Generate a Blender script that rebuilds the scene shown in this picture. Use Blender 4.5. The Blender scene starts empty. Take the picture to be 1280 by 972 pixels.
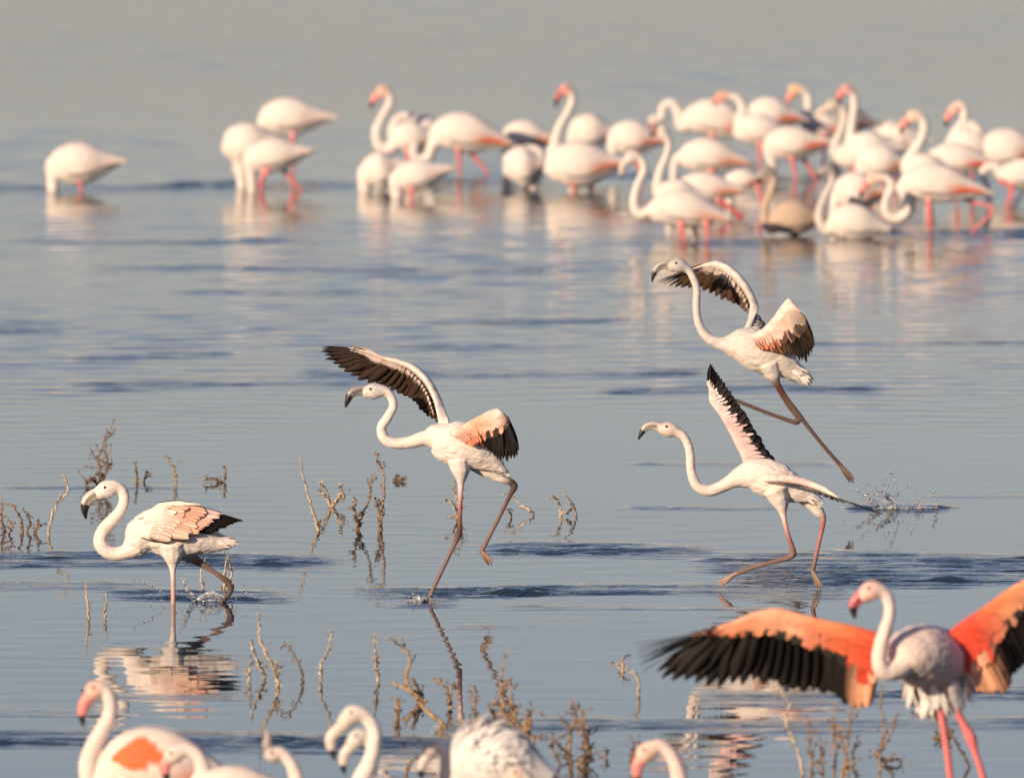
import bpy, math, random
import numpy as np
from mathutils import Matrix, Vector, kdtree, noise

random.seed(7); rng = np.random.default_rng(11)
sc = bpy.context.scene
R = math.radians

# ------------------------------------------------------------------ camera
W, HH = 1280.0, 972.0
LENS = 600.0
FPX = W * LENS / 36.0
CAM_H = 6.25
HORIZON_Y = -875.0
PITCH = math.atan((HH / 2 - HORIZON_Y) / FPX)
cd = bpy.data.cameras.new('camera'); cam = bpy.data.objects.new('camera', cd)
sc.collection.objects.link(cam); sc.camera = cam
cam.location = (0, 0, CAM_H); cam.rotation_euler = (math.pi / 2 - PITCH, 0, 0)
cd.lens = LENS; cd.sensor_width = 36.0; cd.clip_start = 1.0; cd.clip_end = 20000
cd.dof.use_dof = True; cd.dof.focus_distance = 84.0; cd.dof.aperture_fstop = 4.8

# ------------------------------------------------------------------ world, sun, exposure
SUN_EL, SUN_AZ = R(15.5), R(221)          # azimuth clockwise from +Y (view direction): left and behind the camera
wd = bpy.data.worlds.new('World'); sc.world = wd; wd.use_nodes = True
nt = wd.node_tree; bg = nt.nodes['Background']
sky = nt.nodes.new('ShaderNodeTexSky'); sky.sky_type = 'NISHITA'; sky.sun_disc = False
sky.sun_elevation = SUN_EL; sky.sun_rotation = SUN_AZ; sky.air_density = 1.0; sky.dust_density = 0.5; sky.ozone_density = 2.0
tint = nt.nodes.new('ShaderNodeMix'); tint.data_type = 'RGBA'; tint.blend_type = 'MULTIPLY'; tint.inputs[0].default_value = 1.0
tint.inputs[7].default_value = (1.14, .96, 1.09, 1)      # the whole evening sky a little rosier
nt.links.new(sky.outputs[0], tint.inputs[6]); nt.links.new(tint.outputs[2], bg.inputs[0]); bg.inputs[1].default_value = 0.085
sd = bpy.data.lights.new('sun', 'SUN'); sun = bpy.data.objects.new('sun', sd); sc.collection.objects.link(sun)
sd.energy = 5.0; sd.angle = R(0.6); sd.color = (1.0, 0.765, 0.52)
sdir = Vector((math.sin(SUN_AZ) * math.cos(SUN_EL), math.cos(SUN_AZ) * math.cos(SUN_EL), math.sin(SUN_EL)))
sun.rotation_euler = sdir.to_track_quat('Z', 'Y').to_euler(); sun.location = (-40, -40, 40)
sc.view_settings.view_transform = 'Standard'; sc.view_settings.look = 'None'
sc.view_settings.exposure = 0.12; sc.view_settings.gamma = 1.0
sc.render.engine = 'CYCLES'; sc.cycles.use_denoising = True
sc.cycles.max_bounces = 6; sc.cycles.caustics_reflective = False; sc.cycles.caustics_refractive = False

# ------------------------------------------------------------------ pixel <-> place
CP, SP = math.cos(PITCH), math.sin(PITCH)
def ray(px, py):
    u = (px - W / 2) / FPX; v = -(py - HH / 2) / FPX
    return np.array([u, CP + v * SP, -SP + v * CP])
def ground(px, py):
    d = ray(px, py); t = -CAM_H / d[2]
    return np.array([0, 0, CAM_H]) + d * t
def P(px, py, Y):
    d = ray(px, py); return np.array([0, 0, CAM_H]) + d * (Y / d[1])
def scale_at(Y): return FPX / (Y / CP)

# ------------------------------------------------------------------ materials
def mat(name):
    m = bpy.data.materials.new(name); m.use_nodes = True
    return m, m.node_tree, m.node_tree.nodes['Principled BSDF']
def N(nt, t, **k):
    n = nt.nodes.new(t)
    for a, b in k.items(): setattr(n, a, b)
    return n
def plumage_mat(name, rough=0.75, bump=0.004, scale=55, vary=(.86, 1.06)):
    m, nt, p = mat(name)
    a = N(nt, 'ShaderNodeVertexColor', layer_name='Col')
    tc = N(nt, 'ShaderNodeTexCoord'); mp = N(nt, 'ShaderNodeMapping'); mp.inputs['Scale'].default_value = (0.35, 1, 1)
    nz = N(nt, 'ShaderNodeTexNoise'); nz.inputs['Scale'].default_value = scale; nz.inputs['Detail'].default_value = 4
    nt.links.new(tc.outputs['Object'], mp.inputs[0]); nt.links.new(mp.outputs[0], nz.inputs['Vector'])
    mr = N(nt, 'ShaderNodeMapRange'); mr.inputs[1].default_value = .3; mr.inputs[2].default_value = .7
    mr.inputs[3].default_value = vary[0]; mr.inputs[4].default_value = vary[1]
    nt.links.new(nz.outputs[0], mr.inputs[0])
    mx = N(nt, 'ShaderNodeVectorMath', operation='SCALE')
    nt.links.new(a.outputs[0], mx.inputs[0]); nt.links.new(mr.outputs[0], mx.inputs['Scale'])
    nt.links.new(mx.outputs[0], p.inputs['Base Color'])
    p.inputs['Roughness'].default_value = rough
    p.inputs['Sheen Weight'].default_value = 0.15
    b = N(nt, 'ShaderNodeBump'); b.inputs['Strength'].default_value = 0.8; b.inputs['Distance'].default_value = bump
    nt.links.new(nz.outputs[0], b.inputs['Height']); nt.links.new(b.outputs[0], p.inputs['Normal'])
    return m
M_PLUM = plumage_mat('plumage')
M_WING = plumage_mat('wing_plumage', .8, .009, 34, (.70, 1.12))
M_BILL = plumage_mat('bill_horn', 0.4, 0.0005, 90)
def feather_mat():
    m, nt, p = mat('flight_feather')
    oi = N(nt, 'ShaderNodeObjectInfo'); tc = N(nt, 'ShaderNodeTexCoord')
    mp = N(nt, 'ShaderNodeMapping'); mp.inputs['Scale'].default_value = (3, 26, 1); mp.inputs['Rotation'].default_value = (0, 0, .5)
    nz = N(nt, 'ShaderNodeTexNoise'); nz.inputs['Scale'].default_value = 1.6; nz.inputs['Detail'].default_value = 3
    nt.links.new(tc.outputs['Object'], mp.inputs[0]); nt.links.new(mp.outputs[0], nz.inputs['Vector'])
    mr = N(nt, 'ShaderNodeMapRange'); mr.inputs[3].default_value = .6; mr.inputs[4].default_value = 1.4
    nt.links.new(nz.outputs[0], mr.inputs[0])
    sc_ = N(nt, 'ShaderNodeVectorMath', operation='SCALE')
    nt.links.new(oi.outputs['Color'], sc_.inputs[0]); nt.links.new(mr.outputs[0], sc_.inputs['Scale'])
    nt.links.new(sc_.outputs[0], p.inputs['Base Color'])
    p.inputs['Roughness'].default_value = 0.6; p.inputs['Specular IOR Level'].default_value = .15
    b = N(nt, 'ShaderNodeBump'); b.inputs['Strength'].default_value = .4; b.inputs['Distance'].default_value = .003
    nt.links.new(nz.outputs[0], b.inputs['Height']); nt.links.new(b.outputs[0], p.inputs['Normal'])
    return m
M_FEATHER = feather_mat()
M_EYE, _, _p = mat('eye'); _p.inputs['Base Color'].default_value = (.02, .012, .005, 1); _p.inputs['Roughness'].default_value = .12
def twig_mat():
    m, nt, p = mat('dry_stem')
    a = N(nt, 'ShaderNodeVertexColor', layer_name='Col'); tc = N(nt, 'ShaderNodeTexCoord')
    nz = N(nt, 'ShaderNodeTexNoise'); nz.inputs['Scale'].default_value = 60; nz.inputs['Detail'].default_value = 4
    nt.links.new(tc.outputs['Object'], nz.inputs['Vector'])
    mr = N(nt, 'ShaderNodeMapRange'); mr.inputs[1].default_value = .3; mr.inputs[2].default_value = .7; mr.inputs[3].default_value = .45; mr.inputs[4].default_value = 1.25
    s = N(nt, 'ShaderNodeVectorMath', operation='SCALE')
    nt.links.new(nz.outputs[0], mr.inputs[0]); nt.links.new(a.outputs[0], s.inputs[0]); nt.links.new(mr.outputs[0], s.inputs['Scale'])
    nt.links.new(s.outputs[0], p.inputs['Base Color']); p.inputs['Roughness'].default_value = .85
    b = N(nt, 'ShaderNodeBump'); b.inputs['Strength'].default_value = .7; b.inputs['Distance'].default_value = .004
    nt.links.new(nz.outputs[0], b.inputs['Height']); nt.links.new(b.outputs[0], p.inputs['Normal'])
    return m
M_TWIG = twig_mat()
M_DROP, _, _p = mat('splash_water')
_p.inputs['Base Color'].default_value = (.95, .95, .95, 1); _p.inputs['Roughness'].default_value = .08  # white base mixed in to stand for sun glints on the drops
_p.inputs['Transmission Weight'].default_value = .78; _p.inputs['IOR'].default_value = 1.333

def water_mat():
    m, nt, p = mat('lake_water')
    p.inputs['Base Color'].default_value = (.022, .042, .06, 1)
    p.inputs['IOR'].default_value = 1.333; p.inputs['Roughness'].default_value = .015
    geo = N(nt, 'ShaderNodeNewGeometry')
    at = N(nt, 'ShaderNodeAttribute', attribute_name='rip')
    calm = N(nt, 'ShaderNodeAttribute', attribute_name='fine')
    def noise(sc3, detail, rough=.5):
        mp = N(nt, 'ShaderNodeMapping'); mp.inputs['Scale'].default_value = sc3
        nz = N(nt, 'ShaderNodeTexNoise'); nz.inputs['Scale'].default_value = 1; nz.inputs['Detail'].default_value = detail; nz.inputs['Roughness'].default_value = rough
        nt.links.new(geo.outputs['Position'], mp.inputs[0]); nt.links.new(mp.outputs[0], nz.inputs['Vector'])
        return nz.outputs[0]
    def mul(a, b):
        n = N(nt, 'ShaderNodeMath', operation='MULTIPLY')
        for i, v in enumerate((a, b)):
            if isinstance(v, float): n.inputs[i].default_value = v
            else: nt.links.new(v, n.inputs[i])
        return n.outputs[0]
    def add(a, b):
        n = N(nt, 'ShaderNodeMath', operation='ADD'); nt.links.new(a, n.inputs[0]); nt.links.new(b, n.inputs[1]); return n.outputs[0]
    h = add(mul(mul(noise((3, 9, 1), 2), .007), calm.outputs['Fac']),
            mul(mul(noise((14, 30, 1), 3), .020), at.outputs['Fac']))
    b = N(nt, 'ShaderNodeBump'); b.inputs['Strength'].default_value = 1; b.inputs['Distance'].default_value = 1
    nt.links.new(h, b.inputs['Height']); nt.links.new(b.outputs[0], p.inputs['Normal'])
    return m

# ------------------------------------------------------------------ object helpers
col = sc.collection
def tag(o, label=None, cat=None, group=None, kind=None):
    if label: o['label'] = label
    if cat: o['category'] = cat
    if group: o['group'] = group
    if kind: o['kind'] = kind
    return o
def empty(name, loc):
    o = bpy.data.objects.new(name, None); col.objects.link(o); o.location = loc; o.empty_display_size = .1
    return o
def mesh_obj(name, verts, faces, material, parent=None, base=None, cols=None, smooth=True):
    v = np.asarray(verts, float)
    if base is not None: v = v - np.asarray(base)
    me = bpy.data.meshes.new(name); me.from_pydata(v.tolist(), [], faces)
    if cols is not None: set_cols(me, cols)
    if smooth: me.polygons.foreach_set('use_smooth', [True] * len(me.polygons))
    me.materials.append(material); me.update()
    o = bpy.data.objects.new(name, me); col.objects.link(o)
    if parent is not None: o.parent = parent
    return o
def set_cols(me, cols):
    a = me.color_attributes.new('Col', 'FLOAT_COLOR', 'POINT')
    c = np.ones((len(me.vertices), 4)); c[:, :3] = np.asarray(cols)[:, :3]
    a.data.foreach_set('color', c.ravel())

def spline(ctrl, sub=6):
    """Catmull-Rom through rows of ctrl (any columns)."""
    c = np.asarray(ctrl, float)
    if len(c) == 2: return np.array([c[0] + (c[1] - c[0]) * t for t in np.linspace(0, 1, sub + 1)])
    e = np.vstack([2 * c[0] - c[1], c, 2 * c[-1] - c[-2]]); out = []
    for i in range(1, len(e) - 2):
        p0, p1, p2, p3 = e[i - 1:i + 3]
        for t in np.arange(sub) / sub:
            out.append(.5 * ((2 * p1) + (-p0 + p2) * t + (2 * p0 - 5 * p1 + 4 * p2 - p3) * t * t + (-p0 + 3 * p1 - 3 * p2 + p3) * t ** 3))
    out.append(c[-1]); return np.array(out)
def nrm(v):
    v = np.asarray(v, float); return v / (np.linalg.norm(v) + 1e-12)
def tube(ctrl, lat=(0, 1, 0), latk=1.0, seg=12, sub=6, colfn=None):
    """ctrl rows: x y z r cr cg cb (metres). Returns verts, faces, colours, ring info."""
    s = spline(ctrl, sub); pts = s[:, :3]; rad = np.maximum(s[:, 3], .0006); c = np.clip(s[:, 4:7], 0, 1)
    tan = np.gradient(pts, axis=0); V, F, C = [], [], []
    lat = np.asarray(lat, float); prev = None
    for i in range(len(pts)):
        t = nrm(tan[i]); l = lat - t * lat.dot(t)
        if np.linalg.norm(l) < .25: l = prev if prev is not None else np.cross(t, (0, 0, 1))
        l = nrm(l)
        if prev is not None and l.dot(prev) < 0: l = -l
        prev = l; u = np.cross(t, l)
        for k in range(seg):
            a = 2 * math.pi * k / seg
            V.append(pts[i] + u * math.cos(a) * rad[i] + l * math.sin(a) * rad[i] * latk)
            C.append(np.append(colfn(i / (len(pts) - 1), a, c[i]) if colfn else c[i], rad[i]))
    n = len(pts)
    for i in range(n - 1):
        for k in range(seg):
            a, b = i * seg + k, i * seg + (k + 1) % seg
            F.append((a, b, b + seg, a + seg))
    t0, t1 = nrm(tan[0]), nrm(tan[-1])
    V.append(pts[0] - t0 * rad[0] * .6); C.append(np.append(c[0], rad[0])); V.append(pts[-1] + t1 * rad[-1] * .6); C.append(np.append(c[-1], rad[-1]))
    for k in range(seg):
        F.append(((k + 1) % seg, k, n * seg)); F.append(((n - 1) * seg + k, (n - 1) * seg + (k + 1) % seg, n * seg + 1))
    return V, F, C
def join(parts):
    V, F, C = [], [], []
    for v, f, c in parts:
        o = len(V); V += list(v); C += list(c); F += [tuple(i + o for i in q) for q in f]
    return V, F, C

PENDING = []      # bodies that are fused into one continuous skin at the end
def fused_body(parts, parent, base, voxel, name='body', smooth=2):
    V, F, C = join(parts)
    o = mesh_obj(name, V, F, M_PLUM, parent, base)
    m = o.modifiers.new('skin', 'REMESH'); m.mode = 'VOXEL'; m.voxel_size = voxel
    s = o.modifiers.new('smooth', 'SMOOTH'); s.factor = .5; s.iterations = smooth
    PENDING.append((o, np.array(V) - np.asarray(base), np.array(C)))
    return o
def finish_bodies():
    dg = bpy.context.evaluated_depsgraph_get()
    for o, V, C in PENDING:
        me = bpy.data.meshes.new_from_object(o.evaluated_get(dg))
        kd = kdtree.KDTree(len(V))
        for i, v in enumerate(V): kd.insert(v, i)
        kd.balance()
        cc = np.zeros((len(me.vertices), 4)); off = rng.uniform(0, 50, 3)
        for i, v in enumerate(me.vertices):
            h = kd.find_n(v.co, 3); w = np.array([1 / (x[2] + .002) for x in h]); w /= w.sum()
            cc[i] = sum(wi * C[x[1]] for wi, x in zip(w, h))
        nv = np.zeros(len(me.vertices) * 3); me.vertices.foreach_get('normal', nv); nv = nv.reshape(-1, 3)
        co = np.zeros(len(me.vertices) * 3); me.vertices.foreach_get('co', co); co = co.reshape(-1, 3)
        h1 = np.array([noise.noise(Vector((v[0] * 16 + off[0], v[1] * 30, v[2] * 30 + off[2]))) + .6 * noise.noise(Vector((v[0] * 40, v[1] * 75 + off[1], v[2] * 75))) for v in co])
        co += nv * (h1 * np.clip(cc[:, 3] * .05, 0, .0042) * (cc[:, 3] > .012))[:, None]
        me.vertices.foreach_set('co', co.ravel()); me.update()
        for a in list(me.color_attributes): me.color_attributes.remove(a)
        set_cols(me, cc); me.polygons.foreach_set('use_smooth', [True] * len(me.polygons))
        if not me.materials: me.materials.append(M_PLUM)
        o.modifiers.clear(); old = o.data; o.data = me; me.name = 'body'; bpy.data.meshes.remove(old)

# colours (surface colours; GREY also paints shade on one flock bird)
WHITE = (.82, .74, .69); PALE = (.84, .72, .65); PINKW = (.86, .66, .60); GREYW = (.66, .61, .58)
PEACH = (.86, .47, .33); SALMON = (.80, .28, .16); ORANGE = (.85, .16, .045); RED = (.78, .07, .03)
BLACK = (.014, .011, .011); BROWN = (.07, .040, .024); TAN = (.55, .42, .32); GREY = (.33, .30, .30)
LEGQ = (.44, .19, .18); LEGK = (.21, .13, .11); LEGP = (.75, .20, .20); LEGJ = (.42, .25, .20); LEGD = (.10, .065, .055); LEGR = (.115, .055, .045); BILLP = (.80, .28, .25); BILLG = (.36, .32, .30)

# ------------------------------------------------------------------ unit feather (shared)
def unit_feather(name, pointed):
    rows = [0, .06, .2, .4, .6, .78, .9, .97, 1.0]
    wid = [.10, .34, .42, .48, .50, .46 if not pointed else .36, .36 if not pointed else .22, .2 if not pointed else .1, .02]
    V, F = [], []
    for y, w in zip(rows, wid):
        z = -.05 * y * y
        V += [(-w, y, z - .022), (0, y, z + .022), (w * .85, y, z - .012), (0, y, z - .012)]
    n = len(rows)
    for i in range(n - 1):
        a = i * 4
        for k in range(4): F.append((a + k, a + (k + 1) % 4, a + 4 + (k + 1) % 4, a + 4 + k))
    F.append((3, 2, 1, 0)); F.append(tuple((n - 1) * 4 + k for k in range(4)))
    me = bpy.data.meshes.new(name); me.from_pydata(V, [], F)
    me.polygons.foreach_set('use_smooth', [True] * len(me.polygons)); me.materials.append(M_FEATHER); me.update()
    return me
F_ROUND = unit_feather('feather', False); F_POINT = unit_feather('flight_feather', True)
def feather(parent, base, root, tip, width, normal, colr, pointed=True):
    d = np.asarray(tip) - np.asarray(root); L = np.linalg.norm(d); y = d / L
    z = np.asarray(normal, float); z = nrm(z - y * z.dot(y)); x = np.cross(y, z)
    o = bpy.data.objects.new('feather', F_POINT if pointed else F_ROUND); col.objects.link(o)
    r = np.asarray(root) - np.asarray(base)
    m = Matrix(((x[0] * width, d[0], z[0] * L * .28, r[0]), (x[1] * width, d[1], z[1] * L * .28, r[1]), (x[2] * width, d[2], z[2] * L * .28, r[2]), (0, 0, 0, 1)))
    o.parent = parent; o.matrix_local = m; j = random.uniform(.8, 1.2)
    o.color = (min(1, colr[0] * j), min(1, colr[1] * j), min(1, colr[2] * j), 1)
    return o
def leaf(root, d, n, L, w, c, lift=.0):
    """small contour feather for the joined plumage: verts, faces, cols"""
    d = nrm(d); n = nrm(n); s = np.cross(d, n); V = []
    for y, ww in ((0, .25), (.45, .5), (.8, .38), (1, .05)):
        p = np.asarray(root) + d * L * y + n * (lift * L * y - .12 * L * y * y * 0)
        V += [p - s * w * ww, p + n * w * .05, p + s * w * ww]
    F = []
    for i in range(3):
        a = i * 3; F += [(a, a + 1, a + 4, a + 3), (a + 1, a + 2, a + 5, a + 4)]
    return V, F, [c] * 12

# ------------------------------------------------------------------ birds
class Bird:
    def __init__(self, name, bx, wy, label, group, voxel):
        self.base = ground(bx, wy); self.Y = self.base[1]; self.s = scale_at(self.Y); self.voxel = voxel
        self.root = empty(name, self.base); tag(self.root, label, 'flamingo', group)
        self.parts = []; self.torso_tube = None
    def p(self, x, y, dy=0.0): return P(x, y, self.Y + dy)
    def row(self, x, y, r, c, dy=0.0): return np.concatenate([self.p(x, y, dy), [r / self.s], c])
    def tube(self, pts, **k):
        t = tube([self.row(*q) for q in pts], **k); self.parts.append(t); return t
    def torso(self, pts, c=WHITE, latk=.82, lat=(0, 1, 0), c2=None):
        n = len(pts); rows = []
        for i, q in enumerate(pts):
            f = i / (n - 1); cc = np.array(c) if c2 is None else np.array(c) * (1 - f) + np.array(c2) * f
            rows.append(self.row(q[0], q[1], q[2], cc, q[3] if len(q) > 3 else 0))
        self.torso_rows = rows; self.lat = lat; self.latk = latk
        t = tube(rows, seg=20, latk=latk, lat=lat); self.parts.append(t); self.torso_tube = t
    def neck(self, pts, c=WHITE, head=None, face=None, chead=None, latk=1.0):
        rows = [(q[0], q[1], q[2], c, q[3] if len(q) > 3 else 0) for q in pts]
        dz = rows[-1][4]
        ch = chead or c
        if head:
            hd = head[3] if len(head) > 3 else dz
            rows.append((head[0], head[1], head[2], ch, hd))
            if face: rows.append((face[0], face[1], face[2], ch, face[3] if len(face) > 3 else hd))
        self.tube(rows, latk=latk, seg=12)
        self.head = head; self.hd = (head[3] if head and len(head) > 3 else dz)
    def bill(self, pts, c0, tipc=BLACK, black_from=.62, name='bill', dark_line=True):
        rows = []
        for q in pts: rows.append(self.row(q[0], q[1], q[2], c0, q[3] if len(q) > 3 else self.hd))
        def cf(t, a, c):
            if t > black_from: return np.array(tipc)
            if dark_line and t > .15 and abs(abs(math.sin(a)) - 1) < .14 and math.cos(a) < .3: return np.array(c) * .35
            return c
        v, f, c = tube(rows, latk=.72, seg=14, colfn=cf, sub=6)
        mesh_obj(name, v, f, M_BILL, self.root, self.base, c)
    def eyes(self, x, y, r, off):
        for s in (-1, 1):
            ctr = self.p(x, y, self.hd + s * off / self.s); rr = r / self.s
            V, F, C = tube([np.concatenate([ctr + np.array([0, k * rr * .7, 0]), [rr * q], BLACK]) for k, q in ((-1, .5), (-.4, .95), (.4, .95), (1, .5))], lat=(1, 0, 0), seg=8, sub=2)
            mesh_obj('eye', V, F, M_EYE, self.root, self.base)
    def leg(self, pts, **k): self.tube([(q[0], q[1], q[2] * (.92 if q[2] < 6 else 1)) + tuple(q[3:]) for q in pts], seg=12, **k)
    def toes(self, x, y, tx, ty, c, dy=0, spread=.035, r=1.7, n=3):
        for k in range(n):
            o = (k - (n - 1) / 2) * spread
            f = 1 - .12 * abs(k - 1)
            ex, ey = x + (tx - x) * f, y + (ty - y) * f
            px_, py_ = -(ty - y), (tx - x); l = math.hypot(px_, py_); px_, py_ = px_ / l * o * self.s * .25, py_ / l * o * self.s * .25
            self.leg([(x, y, r * 1.3, c, dy), ((x + ex) / 2 + px_ * .7, (y + ey) / 2 + py_ * .7, r * 1.05, c, dy + o * .6), (ex + px_, ey + py_, r * .6, c, dy + o)])
    def body(self, smooth=5): return fused_body(self.parts, self.root, self.base, self.voxel, smooth=smooth)
    def ruffle(self, n, L, w, lift, c, tmin=.27, tmax=.92, name='plumage', jit=.25):
        s = spline(self.torso_rows, 8); pts = s[:, :3]; rad = s[:, 3]; tan = np.gradient(pts, axis=0); drad = np.gradient(rad); ps = []
        for _ in range(n):
            f = rng.uniform(tmin, tmax) * (len(pts) - 1); i = int(f); a = rng.uniform(0, 2 * math.pi)
            t = nrm(tan[i]); l = np.asarray(self.lat, float); l = nrm(l - t * l.dot(t)); u = np.cross(t, l)
            nn = u * math.cos(a) + l * math.sin(a) * self.latk
            r = pts[i] + nn * rad[i] * .985
            ds = np.linalg.norm(tan[i]) + 1e-9; slope = max(-1.2, min(.6, drad[i] / ds))
            d = t + rng.normal(0, jit, 3) * .5; d = d - nrm(nn) * d.dot(nrm(nn))
            d = nrm(nrm(d) + nrm(nn) * slope) - nrm(nn) * .12
            ll = L * rng.uniform(.6, 1.3) * (.45 + .55 * min(1, rad[i] / rad.max() * 1.3))
            cc = np.array(c) * rng.uniform(.92, 1.06)
            ps.append(leaf(r, d, nn, ll, w * rng.uniform(.8, 1.2), cc, lift * rng.uniform(.2, 1.2) + .115))
        V, F, C = join(ps); o = mesh_obj(name, V, F, M_PLUM, self.root, self.base, C); o['kind'] = 'stuff'
    def wing(self, st, nf, cov=.42, thick=5.0, feather_w=1.5, lead=None, trail=None, fcol=None, label=None, point_from=.0, rows_cov=2, gap=0):
        """st: stations (root x,y,dy, tip x,y,dy) from the body outwards; lead/trail: colours of the coverts; fcol: flight feather colours."""
        S = np.array([np.concatenate([self.p(a[0], a[1], a[2]), self.p(a[3], a[4], a[5])]) for a in st])
        ns = len(st)
        def lerpc(cs, f):
            x = f * (len(cs) - 1); i = min(int(x), len(cs) - 2) if len(cs) > 1 else 0
            return np.array(cs[0]) if len(cs) == 1 else np.array(cs[i]) * (1 - (x - i)) + np.array(cs[i + 1]) * (x - i)
        D = spline(S, 8); n = len(D)
        span = np.gradient(D[:, :3], axis=0)
        # covert pad: closed airfoil
        V, F, C = [], [], []
        prof = [(0, 0), (.06, .75), (.22, 1), (.5, .8), (.8, .4), (1, .1)]
        ring = [(x, z) for x, z in prof] + [(x, -z * .7) for x, z in prof[:0:-1]]
        th = thick / self.s; normals = []
        for i in range(n):
            r, t = D[i, :3], D[i, 3:]; d = t - r; nn = nrm(np.cross(d, span[i])); normals.append(nn)
            f = i / (n - 1); taper = max(.06, (1 - .6 * f) * min(1, (1 - f) * 2.4 + .04))
            cv = float(np.interp(f, np.linspace(0, 1, len(cov)), cov))
            cl, ct = lerpc(lead, f), lerpc(trail, f)
            lift = nrm(d) * th * -.6 * taper
            for x, z in ring:
                V.append(r + lift + d * cv * x + nn * z * th * taper)
                k = min(1, max(0, (x - .25) / .6)); C.append(cl * (1 - k) + ct * k)
        m = len(ring)
        for i in range(n - 1):
            for k in range(m): a, b = i * m + k, i * m + (k + 1) % m; F.append((a, b, b + m, a + m))
        F.append(tuple(range(m))[::-1]); F.append(tuple((n - 1) * m + k for k in range(m)))
        w = mesh_obj('wing', V, F, M_WING, self.root, self.base, C)
        if label: w['label'] = label
        # flight feathers
        for q in range(nf):
            f = (q + .5) / nf; x = f * (n - 1); i = min(int(x), n - 2); k = x - i
            r = D[i, :3] * (1 - k) + D[i + 1, :3] * k; t = D[i, 3:] * (1 - k) + D[i + 1, 3:] * k
            nn = normals[i]; d = t - r
            sp = np.linalg.norm(D[-1, 3:] - D[0, 3:])
            f0, f1 = max(0, f - .5 / nf), min(1, f + .5 / nf)
            def tipat(ff):
                xx = ff * (n - 1); ii = min(int(xx), n - 2); kk = xx - ii
                rr = D[ii] * (1 - kk) + D[ii + 1] * kk; return (rr[:3] * .35 + rr[3:] * .65)
            wd_ = np.linalg.norm(tipat(f1) - tipat(f0)) * feather_w + .012
            wd_ = max(.03, min(.15 * np.linalg.norm(d), .052), min(wd_, .08))
            j = rng.uniform(.95, 1.03)
            feather(w, self.base, r + d * .10 + nn * .0015 * (q % 3), r + d * j, wd_, nn, lerpc(fcol, f), f > point_from)
        # rows of coverts lying over the quills, both faces
        ps = []
        for rr in range(rows_cov):
            for q in range(int(nf * 1.6)):
                f = (q + rng.uniform(.2, .8)) / (nf * 1.6); x = f * (n - 1); i = min(int(x), n - 2)
                r, t = D[i, :3], D[i, 3:]; d = t - r; nn = normals[i]; L = np.linalg.norm(d)
                cv = float(np.interp(f, np.linspace(0, 1, len(cov)), cov))
                c = (lerpc(trail, f) if rng.random() < .35 else lerpc(fcol, f) * 1.5) * rng.uniform(.8, 1.15) if rr == 0 else (lerpc(trail, f) * .5 + lerpc(lead, f) * .5) * rng.uniform(.88, 1.08)
                for sgn in (1, -1):
                    x0 = cv * (.62 - .3 * rr); tk = th * (1 - .75 * f) * (.55 + .3 * rr)
                    ps.append(leaf(r + d * x0 + nn * sgn * (tk + .003), d, nn * sgn, L * cv * rng.uniform(.42, .6), min(.05, L * .12) * rng.uniform(.8, 1.2), c, -.02))
        if ps:
            V, F, C = join(ps); cvt = mesh_obj('covert_feathers', V, F, M_WING, w, self.base, C); cvt['kind'] = 'stuff'
        return w
    def feather_row(self, wing, a, b, ta, tb, n, width, cols, pointed=False, normal=(0, -1, .2)):
        for i in range(n):
            f = i / max(1, n - 1)
            r = self.p(*[a[k] + (b[k] - a[k]) * f for k in range(3)]); t = self.p(*[ta[k] + (tb[k] - ta[k]) * f for k in range(3)])
            t = r + (t - r) * rng.uniform(.9, 1.06)
            c = np.array(cols[0]) * (1 - f) + np.array(cols[1]) * f
            feather(wing, self.base, r, t, width / self.s, np.array(normal) + rng.normal(0, .05, 3), c, pointed)

G_FLOCK = 'flamingos feeding and resting in the far flock'
G_RUN = 'flamingos running and wading across the open water'
G_NEAR = 'flamingos in the blurred near row'

# ================================================================== the setting: water
RIPPLE_PATCHES = [   # x0, x1, y centre, half height (pixels), strength
    (-60, 430, 706, 10, 1.0), (130, 370, 746, 7, .8), (440, 1010, 739, 7, .9), (600, 900, 690, 9, .8), (860, 1340, 703, 14, 1.25),
    (900, 1340, 722, 10, 1.2), (-60, 600, 924, 12, 1.0), (560, 780, 905, 9, .7), (880, 1340, 868, 9, .9), (740, 1340, 905, 8, .45),
    (80, 540, 478, 8, .5), (360, 900, 465, 6, .5), (740, 1110, 486, 5, .7), (-60, 90, 408, 8, .6), (-60, 480, 233, 6, .8), (440, 700, 228, 6, .6),
    (1090, 1340, 294, 8, .9), (760, 1000, 302, 6, .7), (560, 1280, 222, 5, .6), (100, 560, 335, 5, .5), (450, 700, 340, 5, .5),
    (-60, 200, 735, 6, .5), (780, 1060, 580, 3, .25), (1060, 1180, 634, 5, 1.2), (900, 1060, 740, 8, .6), (500, 570, 752, 5, .8), (200, 620, 365, 4, .45), (0, 380, 300, 4, .5), (520, 800, 400, 4, .45), (980, 1340, 430, 4, .5), (0, 300, 442, 4, .5), (300, 760, 432, 4, .45),
    (780, 1000, 635, 2, .5), (1150, 1340, 620, 2, .4), (0, 250, 610, 2, .35), (-60, 160, 890, 5, .6), (100, 320, 870, 4, .3), (620, 1000, 760, 3, .25), (560, 760, 782, 3, .2)]
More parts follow.
